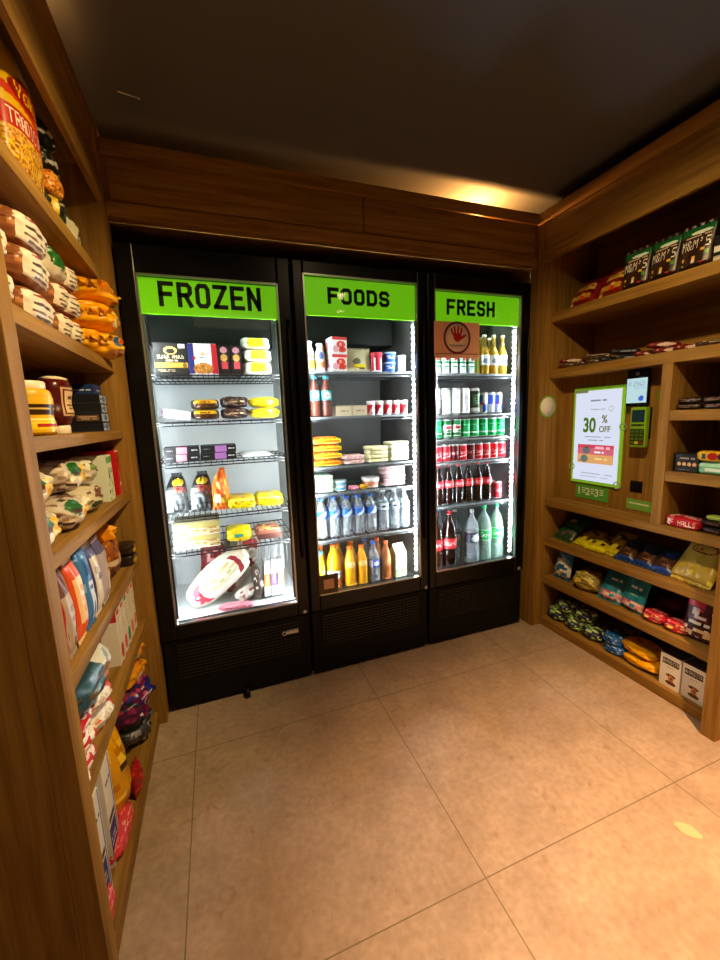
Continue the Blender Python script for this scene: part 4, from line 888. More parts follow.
for i in range(8): (p2 if i in (1, 2) else p).place(1.352+.0703*i, 2.25, U3, 'green soda can, %s from the middle fridge, %s' % (ORD[i], 'white and red label' if i in (1, 2) else 'mostly plain green'), yaw=i*13 % 40, group='green soda cans')
p = can('cola_can', 'can', .0305, .112, [('t', 'Coca-Cola', .30, .42, .70, .66, '#fbe8e8', .04), ('g', .5, .32, .5, .035, '#f8d0d0')], '#d41c2c', res=(140, 26))
p2 = can('cola_can', 'can', .0305, .112, [('t', 'Coca-Cola', .30, .42, .70, .66, '#e8b0b0', .04), ('r', 0, .06, 1, .12, '#281014')], '#5c0c18', res=(140, 26))
for i in range(9): (p2 if i in (2, 4) else p).place(1.350+.0632*i, 2.248, U4, '%s soda can, %s from the middle fridge, on the red row' % ('dark red' if i in (2, 4) else 'bright red', ORD[i]), yaw=(i*17) % 30-15, group='red soda cans')
COLA = mat('cola', '#1a0805', .12, coat=.5)
p = bottle('cola_bottle', 'bottle', .035, .268, COLA, '#ffffff', '#e02c30', [('t', 'Coca-Cola', .28, .28, .72, .78, '#fdf0f0', .03)], (.44, .62), '#d81c2c', neck=.36, capw=.44, shape='cola', lres=(150, 16), caph=.06)
for i in range(6): p.place(1.358+.0765*i, 2.25, U5, 'small cola bottle with red label, %s from the middle fridge' % ORD[i], yaw=(i*5) % 12-6, group='small cola bottles')
for i, y in enumerate((2.25, 2.318)):
    pc = can('cola_can', 'can', .0305, .118, [('t', 'Coca-Cola', .30, .42, .70, .66, '#fbe8e8', .04)], '#d83040', res=(140, 22)) if i == 0 else pc
    pc.place(1.832, y, U5, ('red can standing at the end of the cola bottle row', 'red can hidden behind the one ending the bottle row')[i])
p = bottle('cola_bottle', 'bottle', .052, .385, COLA, '#ffffff', '#e83038', [('t', 'Coca-Cola', .27, .34, .73, .72, '#fdf0f0', .03)], (.36, .55), '#d81c28', neck=.27, capw=.32, lres=(150, 16), caph=.05)
p.place(1.345, 2.275, U6, 'large cola bottle nearest the middle fridge on the bottom'); p.place(1.452, 2.27, U6, 'large cola bottle beside the clear soda bottles')
p = bottle('soda_bottle', 'bottle', .05, .385, PET, '#ffffff', '#2858c0', [('r', 0, 0, 1, 1, '#28406c')], (.36, .55), '#203458', neck=.27, capw=.32, liquid=None); p.place(1.440, 2.385, U6, 'blue-capped soda bottle behind the large cola bottles')
p = bottle('tonic_bottle', 'bottle', .05, .375, PET, '#ffffff', '#dce8ec', [('e', .5, .45, .09, .34, '#eef4fa'), ('l', .38, .7, .62, .9, 1, '#a0b0c0')], (.40, .60), '#1c2c40', neck=.27, capw=.30, caph=.05); p.place(1.545, 2.345, U6, 'clear soda bottle with navy label, set further back'); p.place(1.640, 2.275, U6, 'clear soda bottle with navy label beside the green-capped bottle')
p = bottle('lemon_soda', 'bottle', .053, .395, PETG, '#ffffff', '#20b860', [('t', 'Sprite', .30, .26, .70, .78, '#f4fcf4', .04), ('r', 0, .0, 1, .08, '#b8e8c0'), ('r', 0, .92, 1, 1, '#b8e8c0')], (.40, .60), '#12a046', neck=.27, capw=.32, lres=(150, 18), caph=.05)
p.place(1.738, 2.27, U6, 'lemon soda bottle with green cap beside the navy labels'); p.place(1.848, 2.275, U6, 'lemon soda bottle with green cap in the fridge corner')

# ------------------------------------------------ LEFT SHELVING (faces +x)
X0 = -.392
A1, A2, A3, A4, A5, A6, A7 = .6455, .2755, -.016, -.2995, -.6155, -.9245, -1.4245
def side_y(p, y, xc, ref, sc=True, s=1.):
    q = p.points()*s; d = -q[:, 1].min(); hw = max(-q[:, 0].min(), q[:, 0].max())
    if sc: y = y*(xc-d)/ref
    return min(max(y, YN1+.003+hw), YF0-.002-hw)
def lf(p, y, z, label, dx=0., sc=True, **k): return p.place(X0-dx, side_y(p, y, abs(X0)+dx, .40, sc), z, label, rz=RL, **k)
p = pouch('popcorn_bag', 'bag', .23, .40, .09, [('s', 0, 0, 1, .36, 46, .75, ['#b87428', '#d89840', '#985818', '#e8b868']), ('r', 0, .30, 1, .45, '#b82418'), ('t', 'TRADICIONAL', .05, .325, .95, .42, '#f8e8d0'), ('g', .5, .49, -.14, .035, '#cc3818'), ('e', .42, .60, .32, .10, '#901410'), ('t', 'Yoki', .18, .545, .68, .655, '#f4cc10'), ('r', .84, .46, 1, .54, '#2c5c20'), ('e', .40, .79, .1, .05, '#fbf6e8'), ('e', .48, .76, .09, .04, '#f4ecd8'), ('e', .34, .75, .06, .03, '#fffaf0')], '#e0b40c', res=(90, 90), seed=3, crease=.08, pinch=.35)
lf(p, 1.515, A1, 'tall yellow popcorn bag with red band on the top shelf', dx=.045, tilt=2)
p = brick('bean_bag', 'bag', .15, .17, .085, '#14130f', front=[('s', 0, 0, 1, 1, 11, .35, ['#3c3a30', '#8a8676', '#26241c']), ('r', 0, 0, .16, 1, '#c8a820')], side=[('s', 0, 0, 1, 1, 9, .4, ['#3c3a30', '#26241c'])], top=[('s', 0, 0, 1, 1, 9, .4, ['#3c3a30', '#26241c'])], n=3, lump=.1, seed=17)
t = lf(p, 1.70, A1, 'black bean bag at the bottom of the pile beside the popcorn bag', dx=.085, yaw=4)
p = brick('popcorn_bag', 'bag', .14, .16, .08, '#d07c18', front=[('s', 0, 0, 1, 1, 22, .8, ['#c0681c', '#e89430', '#944810', '#f0b050'])], side=[('s', 0, 0, 1, 1, 18, .8, ['#c0681c', '#e89430', '#944810'])], top=[('s', 0, 0, 1, 1, 18, .8, ['#c0681c', '#e89430', '#944810'])], n=2.8, lump=.1, seed=9)
t = lf(p, 1.68, t-.004, 'small clear bag of orange corn kernels between the black bean bags', dx=.085, yaw=-6)
p = brick('bean_bag', 'bag', .14, .16, .075, '#12110e', front=[('s', 0, 0, 1, 1, 11, .3, ['#3c3c34', '#8a8a80', '#201f1a']), ('g', .5, .5, .6, .08, '#c8c8b8'), ('r', .88, .1, 1, .9, '#c8a414')], side=[('s', 0, 0, 1, 1, 9, .4, ['#3c3a30', '#8a8a80'])], n=3, lump=.1, seed=14)
for i, q in enumerate(('just above the corn kernels', 'topmost of the pile')): t = lf(p, 1.66-.01*i, t-.003, 'black bean bag with yellow end, %s on the top shelf' % q, dx=.095, yaw=(5, -5)[i])
WH = [('s', .1, .1, .9, .9, 7, .14, ['#20261c', '#38422c']), ('s', 0, .05, 1, .35, 9, .4, ['#b8c028', '#d8d870', '#6a8a2c']), ('e', .6, .62, .2, .08, '#8a6a40')]
p = pouch('snack_bag', 'bag', .15, .15, .08, WH, '#e4dfc0', seed=23, crease=.3); lf(p, 1.88, A1, 'white snack bag with green flecks beside the bean bags', dx=.055, tilt=10)
p = pouch('snack_bag', 'bag', .15, .18, .07, [('e', .6, .66, .2, .09, '#20281e'), ('s', .1, .1, .9, .5, 8, .25, ['#a8a878', '#60603c'])], '#d8d0ac', seed=24, crease=.3); lf(p, 2.2, A1, 'cream snack bag with a dark spot by the end upright', dx=.07, tilt=10)
# bread packs
BL = lambda lab, br: [('s', 0, 0, 1, 1, 9, .5, br), ('r', lab, .06, 1, .94, '#dfd2c4'), ('l', lab+.1, .70, .92, .84, 1, '#8c3838'), ('l', lab+.1, .42, .90, .64, 1, '#4a3434'), ('l', lab+.15, .14, .85, .36, 2, '#6a5050')]
BR = ['#7c4424', '#9c5c30', '#5c2c16', '#b87848']
def bread(w, h, lab, seed, n=3.6): return brick('bread_pack', 'bread', w, .22, h, '#8c5430', front=BL(lab, BR), side=[('s', 0, 0, 1, 1, 7, .5, BR)], top=[('s', 0, 0, 1, 1, 8, .5, BR)], n=n, lump=.05, seed=seed, res=(34, 14, 24))
b1, b2, b3, b4 = bread(.13, .092, .0, 1), bread(.20, .094, .0, 2), bread(.105, .088, .0, 3), bread(.13, .088, .0, 4)
t = A2
for q in ('bottom', 'middle', 'top'): t = lf(b1, 1.15, t+.0005, 'white-labelled bread pack, %s of the column by the near upright' % q, dx=.115, group='bread packs')
t = A2
for i, q in enumerate(('bottom', 'middle', 'top')): t = lf(b2, 1.385+.01*i, t+.0005, 'wide brown bread pack with white label, %s of its column' % q, dx=.118-.006*(i == 1), yaw=(-2, 3, -1)[i], group='bread packs')
t = A2
for i, q in enumerate(('bottom', 'second')): t = lf(b3, 1.575, t+.0005, 'narrow bread pack, %s up under the green leaf pack' % q, dx=.118, group='bread packs')
p = brick('leaf_pack', 'pack', .11, .2, .10, '#cfc4b4', front=[('p', 0, 1., 1, .25, '#cfc4b4'), ('e', .3, .75, .5, .42, '#1e5a24'), ('s', 0, .5, .6, 1, 10, .3, ['#2c7a34', '#164a1c']), ('l', .3, .15, .9, .4, 2, '#8a7a68')], n=3.5, lump=.07, seed=7); lf(p, 1.59, t+.0005, 'pack with a green leaf corner among the bread packs', dx=.108)
t = A2
for i, q in enumerate(('bottom', 'middle', 'top')): t = lf(b4, 1.675+.012*i, t+.0005, 'small bread pack, %s of the column by the orange bags' % q, dx=.118, yaw=(2, -3, 2)[i], group='bread packs')
CR = ['#f0a008', '#d87c04', '#f8cc30', '#e89008']
for i, (q, h, ops) in enumerate((('bottom', .10, [('r', .22, .45, .42, .8, '#1c5ca0'), ('s', .5, .1, 1, .9, 8, .3, ['#d84c10', '#f8e080'])]), ('middle', .105, [('r', .48, .5, .72, .85, '#1c5ca0'), ('e', .3, .3, .12, .16, '#f4ecd0')]), ('top', .09, [('r', 0, .4, 1, 1, '#d87a08')]))):
    p = brick('orange_bag', 'bag', .20, .24, h, '#eca60c', front=[('s', 0, 0, 1, 1, 10, .6, CR)]+ops, top=[('s', 0, 0, 1, 1, 8, .5, CR)], side=[('s', 0, 0, 1, 1, 8, .5, CR)], n=2.6, lump=.13, seed=40+i)
    for sg in (-1, 1):                                                    # crimped ends
        e = MB(); n = 14; v = []
        for k in range(n+1): a = -.045+.09*k/n; v += [(sg*.088, -.05+a*1.2, h*.5+.006*math.sin(k*2)), (sg*(.110+.006*(k % 2)), -.05+a*1.5, h*.62+.01*math.sin(k*1.7))]
        e.add(v, [(2*k, 2*k+2, 2*k+3, 2*k+1) for k in range(n)], '#f0b020'); p.part(e, 'crimped_end', WRAP)
    tt = lf(p, 1.915, (A2, A2+.099, A2+.203)[i], 'shiny orange crisps bag, %s of the pile by the end upright' % q, sc=False, dx=.055, yaw=(0, 5, -6)[i])
# jars and boxes
P = Proto('mustard_jar', 'jar'); pr = smoothprof([(.04, 0), (.052, .006), (.053, .03), (.050, .05), (.053, .08), (.052, .112), (.045, .122)], 3)
pr = pr*np.array([1.15, 1.]); P.part(MB().lathe(pr, 28, '#d8a414'), 'body', PLAST)
z_ = np.linspace(.008, .10, 21); rr_ = np.interp(z_, pr[:, 1], pr[:, 0])+.0012
P.part(MB().lathe(np.stack([rr_, z_], -1), 48, colors=paint([('r', .25, .52, .6, .82, '#3a2410'), ('r', 0, .34, 1, .42, '#f4e080'), ('r', .22, .08, .75, .32, '#f0d020'), ('l', .3, .14, .7, .26, 1, '#b02c18'), ('l', .28, .6, .56, .76, 1, '#d8b860'), ('r', .6, .05, 1, 1, '#e09010')], 48, 20, '#e0b020'), cap=False), 'label', WRAP)
P.part(MB().lathe([(.047, .119), (.050, .122), (.050, .139), (.047, .143), (0, .143)], 28, '#e8d8c0'), 'lid', PLAST); P.used = False
lf(P, 1.30, A3, 'yellow mustard jar with a white lid', dx=.075)
P = Proto('ketchup_bottle', 'bottle')
pr = smoothprof([(.030, 0), (.031, .022), (.040, .03), (.058, .06), (.052, .095), (.062, .14), (.052, .166), (.03, .172)], 3)
P.part(MB().lathe(pr[pr[:, 1] >= .022], 28, '#4a0a0c', sy=.7), 'body', mat('ketchup_plastic', '#4e0a0c', .22))
z_ = np.linspace(.05, .148, 20); rr_ = np.interp(z_, pr[:, 1], pr[:, 0])+.0012
P.part(MB().lathe(np.stack([rr_, z_], -1), 52, colors=paint([('r', .36, .06, .64, .94, '#c8a878'), ('r', .38, .1, .62, .9, '#5a1414'), ('r', .40, .14, .60, .86, '#d8c098'), ('l', .42, .5, .58, .74, 1, '#5a1c14'), ('l', .42, .24, .58, .44, 2, '#6a3420'), ('t', '57', .44, .76, .56, .84, '#5a1c14')], 52, 19, '#4a0a0c'), cap=False, sy=.7), 'label', WRAP)
P.part(MB().lathe([(.032, 0), (.034, .003), (.034, .024), (.028, .028)], 26, '#e8d8c8', sy=.8), 'cap', PLAST)
P.part(MB().lathe([(.030, .168), (.05, .166), (.05, .173), (.03, .178), (0, .178)], 26, '#e0d0b8', sy=.7), 'top_rim', PLAST)
lf(P, 1.47, A3, 'dark red ketchup bottle standing on its white cap', dx=.07)
p = carton('tall_box', 'box', .045, .06, .135, '#e0e4e4', [('r', 0, 0, 1, .28, '#1c3c8c'), ('l', .2, .4, .8, .9, 5, '#a8b8b8')], side=[('r', 0, 0, 1, .28, '#1c3c8c')]); lf(p, 1.62, A3, 'slim white and blue box beside the ketchup bottle', dx=.11)
p = carton('navy_box', 'box', .105, .15, .034, '#14161e', [('r', .08, .08, .96, .92, '#a8b6d0'), ('e', .6, .5, .2, .34, '#3c5ca8'), ('l', .1, .3, .4, .7, 1, '#304878')], side=[('r', 0, .02, 1, .1, '#2a2e3c')])
p2 = carton('navy_box', 'box', .105, .15, .034, '#14161e', [('r', .08, .08, .96, .92, '#a8b6d0'), ('e', .6, .5, .2, .34, '#3c5ca8')], side=[('r', .45, .15, .95, .85, '#6a4c40'), ('l', .5, .3, .9, .7, 2, '#c8a890')])
t = A3
for i, q in enumerate(('bottom', 'second up', 'third up', 'top')): t = lf(p2 if i == 1 else p, 1.84, t+.0004, 'black and blue flat box, %s of its stack' % q, dx=.085, yaw=(1, -1, 2, 0)[i], group='flat black blue boxes')
p = carton('blue_box', 'box', .115, .11, .044, '#1c3470', [('l', .3, .4, .8, .62, 1, '#c8d4e8'), ('r', 0, 0, 1, .08, '#101c40')], side=[('l', .3, .4, .9, .6, 1, '#c8d4e8')]); lf(p, 1.78, t+.0004, 'plain blue box on top of the flat black boxes', dx=.10)
p = brick('sachet', 'sachet', .06, .05, .05, '#2c1416', front=[('r', .2, .5, .8, .75, '#8a2420'), ('l', .2, .2, .8, .4, 1, '#b0a8a0')], n=3, lump=.1); lf(p, 2.08, A3, 'small dark sachet with a red strip beside the flat boxes', dx=.06)
# pasta / nut bags
PB = lambda a: [('g', .45, .45, 1.1, .22, '#d8ccb8'), ('e', .32, .72, .16, .26, '#1f5a24'), ('r', .42, .12 if a else .2, .80, .62 if a else .8, '#e8ac10'), ('s', 0, .1, .4, .6, 9, .5, ['#6a4438', '#8c6450', '#4a2c24']), ('s', .5, .3, .85, .7, 8, .25, ['#f4c830', '#c87c08']), ('g', .8, .2, .9, .1, '#e8e0d4')]
b5, b6 = [brick('pasta_bag', 'bag', .205, .24, .104, '#b8a898', front=PB(a), top=[('s', 0, 0, 1, 1, 7, .6, ['#6a4c40', '#8c7464', '#3c2c24'])], side=[('s', 0, 0, 1, 1, 7, .5, ['#6a4c40', '#8c7464'])], n=2.7, lump=.12, seed=50+a, res=(34, 18, 16)) for a in (0, 1)]
t = lf(b5, 1.20, A4, 'clear food bag with green and yellow print, under its twin by the near upright', dx=.125, yaw=4); lf(b6, 1.21, t-.002, 'clear food bag with green and yellow print, on its twin by the near upright', dx=.13, yaw=-3)
t = lf(b6, 1.47, A4, 'clear food bag with yellow print, under its twin at mid shelf', dx=.12, yaw=-5); lf(b5, 1.475, t-.002, 'clear food bag with yellow print, on its twin at mid shelf', dx=.13, yaw=4)
p = brick('bean_pack', 'bag', .17, .2, .10, '#c8bca8', front=[('s', 0, .4, 1, 1, 8, .5, ['#5c3c34', '#744c40']), ('r', .5, 0, .9, .4, '#e0a018'), ('e', .3, .3, .2, .16, '#24502a')], n=2.7, lump=.12, seed=58); t = lf(p, 1.66, A4, 'lying bag with brown beans and yellow corner by the white box', dx=.11)
p = brick('bean_pack', 'bag', .16, .2, .09, '#d8d0c0', front=[('s', .1, .2, .9, .9, 8, .35, ['#78584c', '#5c443c', '#6c8c50'])], n=2.7, lump=.12, seed=59); lf(p, 1.66, t-.003, 'pale lying bag above the brown bean bag', dx=.12)
p = carton('white_box', 'box', .085, .12, .185, '#dfe6d8', [('s', 0, 0, 1, .7, 9, .3, ['#88b878', '#b8d8a8', '#486c48']), ('r', 0, .82, 1, .96, '#58b060'), ('l', .2, .6, .8, .75, 2, '#90a890')]); lf(p, 1.80, A4, 'white and green box beside the slim red box', dx=.085)
p = carton('red_box', 'box', .06, .12, .195, '#c01420', [('s', .55, 0, 1, .55, 8, .5, ['#e8d0c0', '#d8885c']), ('e', .75, .8, .14, .05, '#2a1418'), ('r', .0, .97, 1, 1, '#f0e8e0')]); lf(p, 2.03, A4, 'slim bright red box near the end upright', dx=.085)
# standing bags
SB = [('dark red snack bag standing by the near upright', '#8c1018', [('s', 0, 0, 1, .9, 7, .2, ['#b02028', '#5c080c']), ('r', .0, .05, .2, .9, '#c81c24')], 1.15, .09, .25),
      ('brown and white snack bag with a red side', '#b09c8c', [('r', 0, .72, 1, 1, '#6c4030'), ('r', 0, 0, .16, .7, '#b41c24'), ('l', .35, .35, .85, .6, 2, '#8a6a60'), ('s', .2, 0, 1, .3, 8, .5, ['#4c2c24', '#8c6c60'])], 1.235, .09, .26),
      ('peach and orange biscuit bag', '#f0c490', [('r', 0, .8, 1, 1, '#d8582c'), ('r', 0, 0, .15, 1, '#d85028'), ('l', .35, .3, .75, .7, 3, '#e89058'), ('r', 0, 0, 1, .2, '#e05c28')], 1.335, .09, .25),
      ('blue and white biscuit bag', '#3c74b8', [('r', .3, 0, 1, .55, '#d0d8e8'), ('s', 0, .4, 1, .9, 7, .4, ['#7cb0e0', '#1c4c98']), ('s', .3, .1, 1, .5, 9, .3, ['#4a5c98'])], 1.43, .085, .26),
      ('cream and navy biscuit bag', '#d4c8bc', [('r', 0, .84, 1, 1, '#4c4c80'), ('s', .2, .2, .9, .7, 8, .25, ['#6c5c80', '#a89890']), ('r', 0, 0, .14, 1, '#3c3c70')], 1.525, .085, .24),
      ('lilac and cream biscuit bag', '#b4aac4', [('r', 0, .8, 1, 1, '#5c5890'), ('r', .3, .15, .85, .6, '#e0d4cc'), ('s', .3, .15, .85, .5, 8, .3, ['#6c5078'])], 1.62, .085, .235)]
for i, (lb, base, ops, y, w, h) in enumerate(SB):
    p = pouch('biscuit_bag', 'bag', w, h, .05, ops, base, seed=60+i, crease=.2); lf(p, y, A5, lb, dx=.022, tilt=3, yaw=(i % 3-1)*3)
p = carton('red_box', 'box', .10, .10, .25, '#780c18', [('e', .6, .78, .18, .05, '#c86c70'), ('r', .94, 0, 1, 1, '#b82c34')]); lf(p, 1.545, A5, 'tall dark red box behind the biscuit bags', dx=.20)
p = carton('maroon_box', 'box', .28, .10, .20, '#4c0c24', [('l', .2, .4, .8, .6, 1, '#80304c')]); lf(p, 1.24, A5, 'wide maroon box at the back of the biscuit shelf', dx=.30)
P = brick('cake_bag', 'bread', .21, .2, .18, '#8a4a14', front=[('s', 0, 0, 1, 1, 12, .5, ['#a86420', '#6a340c', '#c88030']), ('r', 0, .34, 1, .48, '#d8c4a8'), ('r', .1, 0, .8, .32, '#5c3420')], n=3, lump=.07, seed=71)
fr = MB(); n = 40; v = []
for k in range(n+1):
    a = 2*PI*k/n; v += [(.07*math.cos(a), .07*math.sin(a), .165), ((.085+.02*(k % 2))*math.cos(a), (.085+.02*(k % 2))*math.sin(a), .19+.022*math.sin(k*1.9)), ((.045+.014*(k % 2))*math.cos(a+.1), (.045+.014*(k % 2))*math.sin(a+.1), .215+.018*math.sin(k*2.7))]
f_ = []
for k in range(n): f_ += [(3*k, 3*k+3, 3*k+4, 3*k+1), (3*k+1, 3*k+4, 3*k+5, 3*k+2)]
fr.add(v, f_, '#e89814'); P.part(fr, 'gathered_top', WRAP)
lf(P, 1.80, A5, 'brown cake in a bag with frilly orange gathered top', dx=.12)
p = brick('chocolate_pack', 'pack', .10, .1, .048, '#241812', front=[('r', .1, .2, .7, .6, '#d8b028'), ('r', .8, .1, 1, .9, '#c8c0b8'), ('l', .2, .65, .7, .85, 1, '#c8b8a0')], n=5, lump=.04)
stack(p, X0-.04, 1.985, A5, ['lower dark and yellow wafer pack by the end upright', 'upper dark and yellow wafer pack by the end upright'], rz=RL)
# white cartons row, brown boxes, big bags
for i, (tp, ar, cn) in enumerate((('#c01c28', '#c02830', 'crimson'), ('#d8303c', '#e0405c', 'rose'), ('#1c7a58', '#309070', 'green'), ('#d86c20', '#e87030', 'amber'), ('#e04c28', '#f07850', 'coral'))):
    p = carton('white_carton', 'carton', .064, .12, .225, '#e8e2dc', [('e', .5, .93, .34, .045, tp), ('l', .3, .5, .7, .85, 5, '#c8b8b4'), ('e', .62, .2, .3, .14, ar), ('r', .0, 0, .5, .04, ar)], top=[('r', 0, 0, 1, 1, tp)], side=[('r', 0, .8, 1, 1, tp)], res=(22, 60))
    lf(p, 1.70+.068*i, A6, 'tall white carton with %s top and matching picture' % cn, dx=.085, sc=False)
p = carton('brown_box', 'box', .12, .12, .105, '#7a5236', [('r', 0, .55, 1, .62, '#4a2c1c'), ('e', .55, .3, .3, .2, '#241c18'), ('l', .2, .7, .8, .9, 1, '#c0a080')]); stack(p, X0-.12, 1.53, A6, ['lower brown box beside the white cartons', 'upper brown box beside the white cartons'], rz=RL)
RW = [('s', 0, 0, 1, 1, 8, .5, ['#c02430', '#e8dcd4', '#a81420']), ('g', .4, .5, .8, .16, '#f0e8e0'), ('g', .75, .4, .8, .1, '#d04838')]
p = brick('red_white_pack', 'pack', .20, .22, .05, '#c42c34', front=RW, top=RW, n=3, lump=.12, seed=80)
t = A6
for i, q in enumerate(('bottom', 'middle', 'top')): t = lf(p, 1.19+.012*i, t+.0004, 'crinkled red and white pack, %s of the pile by the near upright' % q, dx=.10, yaw=(3, -5, 6)[i])
p2 = brick('white_pack', 'pack', .20, .2, .06, '#e4dcd4', front=[('s', 0, 0, 1, 1, 8, .35, ['#d85040', '#f4eee8', '#c8b0a0']), ('r', .7, 0, 1, 1, '#d0382c')], n=3, lump=.12, seed=81)
t2 = A6
for i, q in enumerate(('bottom', 'middle')): t2 = lf(p2, 1.43, t2+.0004, 'white and red pack, %s of pile under the big teal bag' % q, dx=.10, yaw=(2, -4)[i])
p = brick('towel_bag', 'bag', .37, .22, .108, '#24485c', front=[('s', 0, 0, .6, 1, 10, .5, ['#1c3440', '#3c6878', '#6a5030']), ('r', .55, 0, 1, 1, '#d8d4cc'), ('e', .62, .4, .1, .3, '#a06840'), ('g', .5, .6, 1., .06, '#7898a8')], top=[('r', 0, 0, .55, 1, '#24404c'), ('r', .55, 0, 1, 1, '#d0ccc4')], side=[('r', 0, 0, 1, 1, '#ddd8d0')], n=2.8, lump=.07, seed=83, res=(40, 20, 16))
lf(p, 1.40, max(t, t2)-.012, 'big shiny teal and white bag lying over the red packs', dx=.085, yaw=-2)
# bottom shelf
p = carton('white_blue_box', 'box', .085, .18, .36, '#e4ddd0', [('r', 0, .05, .8, .4, '#202c78'), ('l', .1, .1, .7, .3, 3, '#c8c8e0'), ('r', .84, 0, .95, 1, '#6070c0'), ('l', .15, .75, .8, .82, 1, '#303030'), ('r', .1, .42, .8, .46, '#403428')]); lf(p, 1.15, A7, 'tall white box with a blue block by the near upright', dx=.12); lf(p, 1.27, A7, 'tall white box with a blue block beside the yellow bags', dx=.125)
p = brick('pink_pack', 'pack', .20, .09, .06, '#d8404c', front=[('s', 0, 0, 1, 1, 9, .4, ['#f0b0b0', '#b82030', '#e87880'])], top=[('s', 0, 0, 1, 1, 9, .4, ['#f0b0b0', '#b82030', '#e87880'])], n=3, lump=.1, seed=90); lf(p, 1.15, A7, 'long pinkish red pack lying along the shelf edge by the near upright', dx=.05, yaw=2); lf(p, 1.43, A7, 'long pinkish red pack lying along the shelf edge by the yellow bag', dx=.05, yaw=-3)
p = pouch('yellow_bag', 'bag', .17, .33, .09, [('s', 0, 0, 1, 1, 8, .4, ['#f0b010', '#c87c08', '#f8d040']), ('r', .2, .55, .6, .66, '#3a2810'), ('r', 0, 0, 1, .25, '#c8780c')], '#e0a00c', seed=92, crease=.25); lf(p, 1.56, A7, 'yellow snack bag with a dark strip on the bottom shelf', dx=.055, tilt=4)
p = pouch('black_bag', 'bag', .15, .42, .06, [('s', 0, .5, 1, .9, 9, .5, ['#c8c01c', '#282820', '#8a8a18']), ('r', 0, 0, 1, .5, '#b89018')], '#14160e', seed=93, crease=.2); lf(p, 1.36, A7, 'tall black and yellow bag behind the yellow snack bag', dx=.145, tilt=3)
p = pouch('navy_bag', 'bag', .15, .42, .07, [('s', 0, .3, 1, 1, 6, .3, ['#142c4c', '#0c1824', '#244468'])], '#10202e', seed=94, crease=.15); lf(p, 1.42, A7, 'very tall navy bag at the back of the bottom shelf', dx=.25, tilt=2)
PU = [('s', 0, 0, 1, 1, 9, .65, ['#8c1c5c', '#c03c84', '#2c1030', '#d8c8dc', '#2434b0'])]
p = brick('grey_bag', 'bag', .235, .22, .13, '#3a3842', front=[('s', 0, 0, 1, 1, 9, .5, ['#54505c', '#1c1a20', '#8a8698'])], top=[('s', 0, 0, 1, 1, 9, .5, ['#54505c', '#1c1a20'])], side=[('s', 0, 0, 1, 1, 9, .5, ['#54505c', '#1c1a20', '#8a8698'])], n=2.6, lump=.14, seed=96)
t = lf(p, 2.1, A7, 'dark grey crinkled bag on the bottom shelf under the purple bag', dx=.11, yaw=3)
p = brick('purple_bag', 'bag', .255, .22, .135, '#501844', front=PU+[('r', .55, .6, 1, 1, '#1c2ca0')], top=PU, side=[('s', 0, 0, 1, 1, 9, .5, ['#10202e', '#1c3454', '#8c1c5c'])], n=2.6, lump=.15, seed=95)
t = lf(p, 2.1, t-.012, 'shiny purple and blue crinkled bag between grey and orange bags', dx=.10, yaw=-4)
p = pouch('red_bag', 'bag', .085, .12, .05, [('s', 0, 0, 1, 1, 8, .4, ['#8c1418', '#c83030'])], '#a01c1c', seed=97, crease=.25); lf(p, 1.70, A7, 'small red bag in front of the grey bag', dx=.012, tilt=2)
p = brick('orange_pack', 'pack', .22, .2, .10, '#d88a0c', front=[('s', 0, 0, 1, 1, 9, .5, ['#f0ac20', '#a8600c', '#e89c10']), ('r', .1, .3, .4, .55, '#c8bcb0')], side=[('s', 0, 0, 1, 1, 9, .5, ['#f0ac20', '#a8600c', '#e89c10'])], n=2.8, lump=.12, seed=98)
for i, q in enumerate(('lower', 'upper')): t = lf(p, 2.1, t-.008, 'orange crinkled pack, %s of two on top of the purple bag' % q, dx=.11, yaw=(3, -4)[i])

# ------------------------------------------------ RIGHT SHELVING (faces -x)
X1 = 2.085
def rt(p, y, z, label, dx=0., **k): return p.place(X1+dx, side_y(p, y, X1+dx, 2.0, s=1.04), z, label, rz=RR, sc=1.04, **k)
B1, B2, C1, C2, C3, B4, B5, B6 = .6085, .2605, -.0185, -.3145, -.5875, -.8635, -1.1395, -1.4415
p = pouch('red_candy_bag', 'bag', .185, .21, .07, [('s', 0, .2, 1, 1, 9, .3, ['#8c1414', '#4c0808']), ('r', .2, .42, .85, .62, '#d8b048'), ('l', .25, .45, .8, .6, 1, '#8a3818'), ('r', .1, .12, .8, .26, '#c89428'), ('s', 0, 0, 1, .3, 8, .3, ['#d82c24', '#f0c060'])], '#7c1010', seed=101, crease=.2)
rt(p, 1.82, B1, 'dark red sweets bag leaning back beside the post, top shelf', dx=.05, tilt=40); rt(p, 1.635, B1, 'dark red sweets bag leaning back beside the chocolate pouches', dx=.05, tilt=36, yaw=-4)
MM = [('r', 0, .80, 1, 1, '#145c30'), ('e', .62, .84, .3, .05, '#d8e8e0'), ('l', .1, .72, .9, .79, 1, '#d0b0a0'), ('t', "M&M'S", .08, .44, .92, .68, '#ece4dc'), ('s', .15, .05, .9, .42, 9, .38, ['#c83028', '#d8c8c0', '#4c8c38', '#e0b040'])]
p = pouch('chocolate_pouch', 'bag', .128, .185, .05, MM, '#2a120c', res=(60, 60), stand=True, seed=104, crease=.05)
for i, y in enumerate((1.49, 1.358, 1.226)): rt(p, y, B1, 'brown chocolate pouch with green top, %s from the red sweets' % ORD[i], dx=.03, tilt=4, yaw=(2, -2, 3)[i], group='brown and green chocolate pouches')
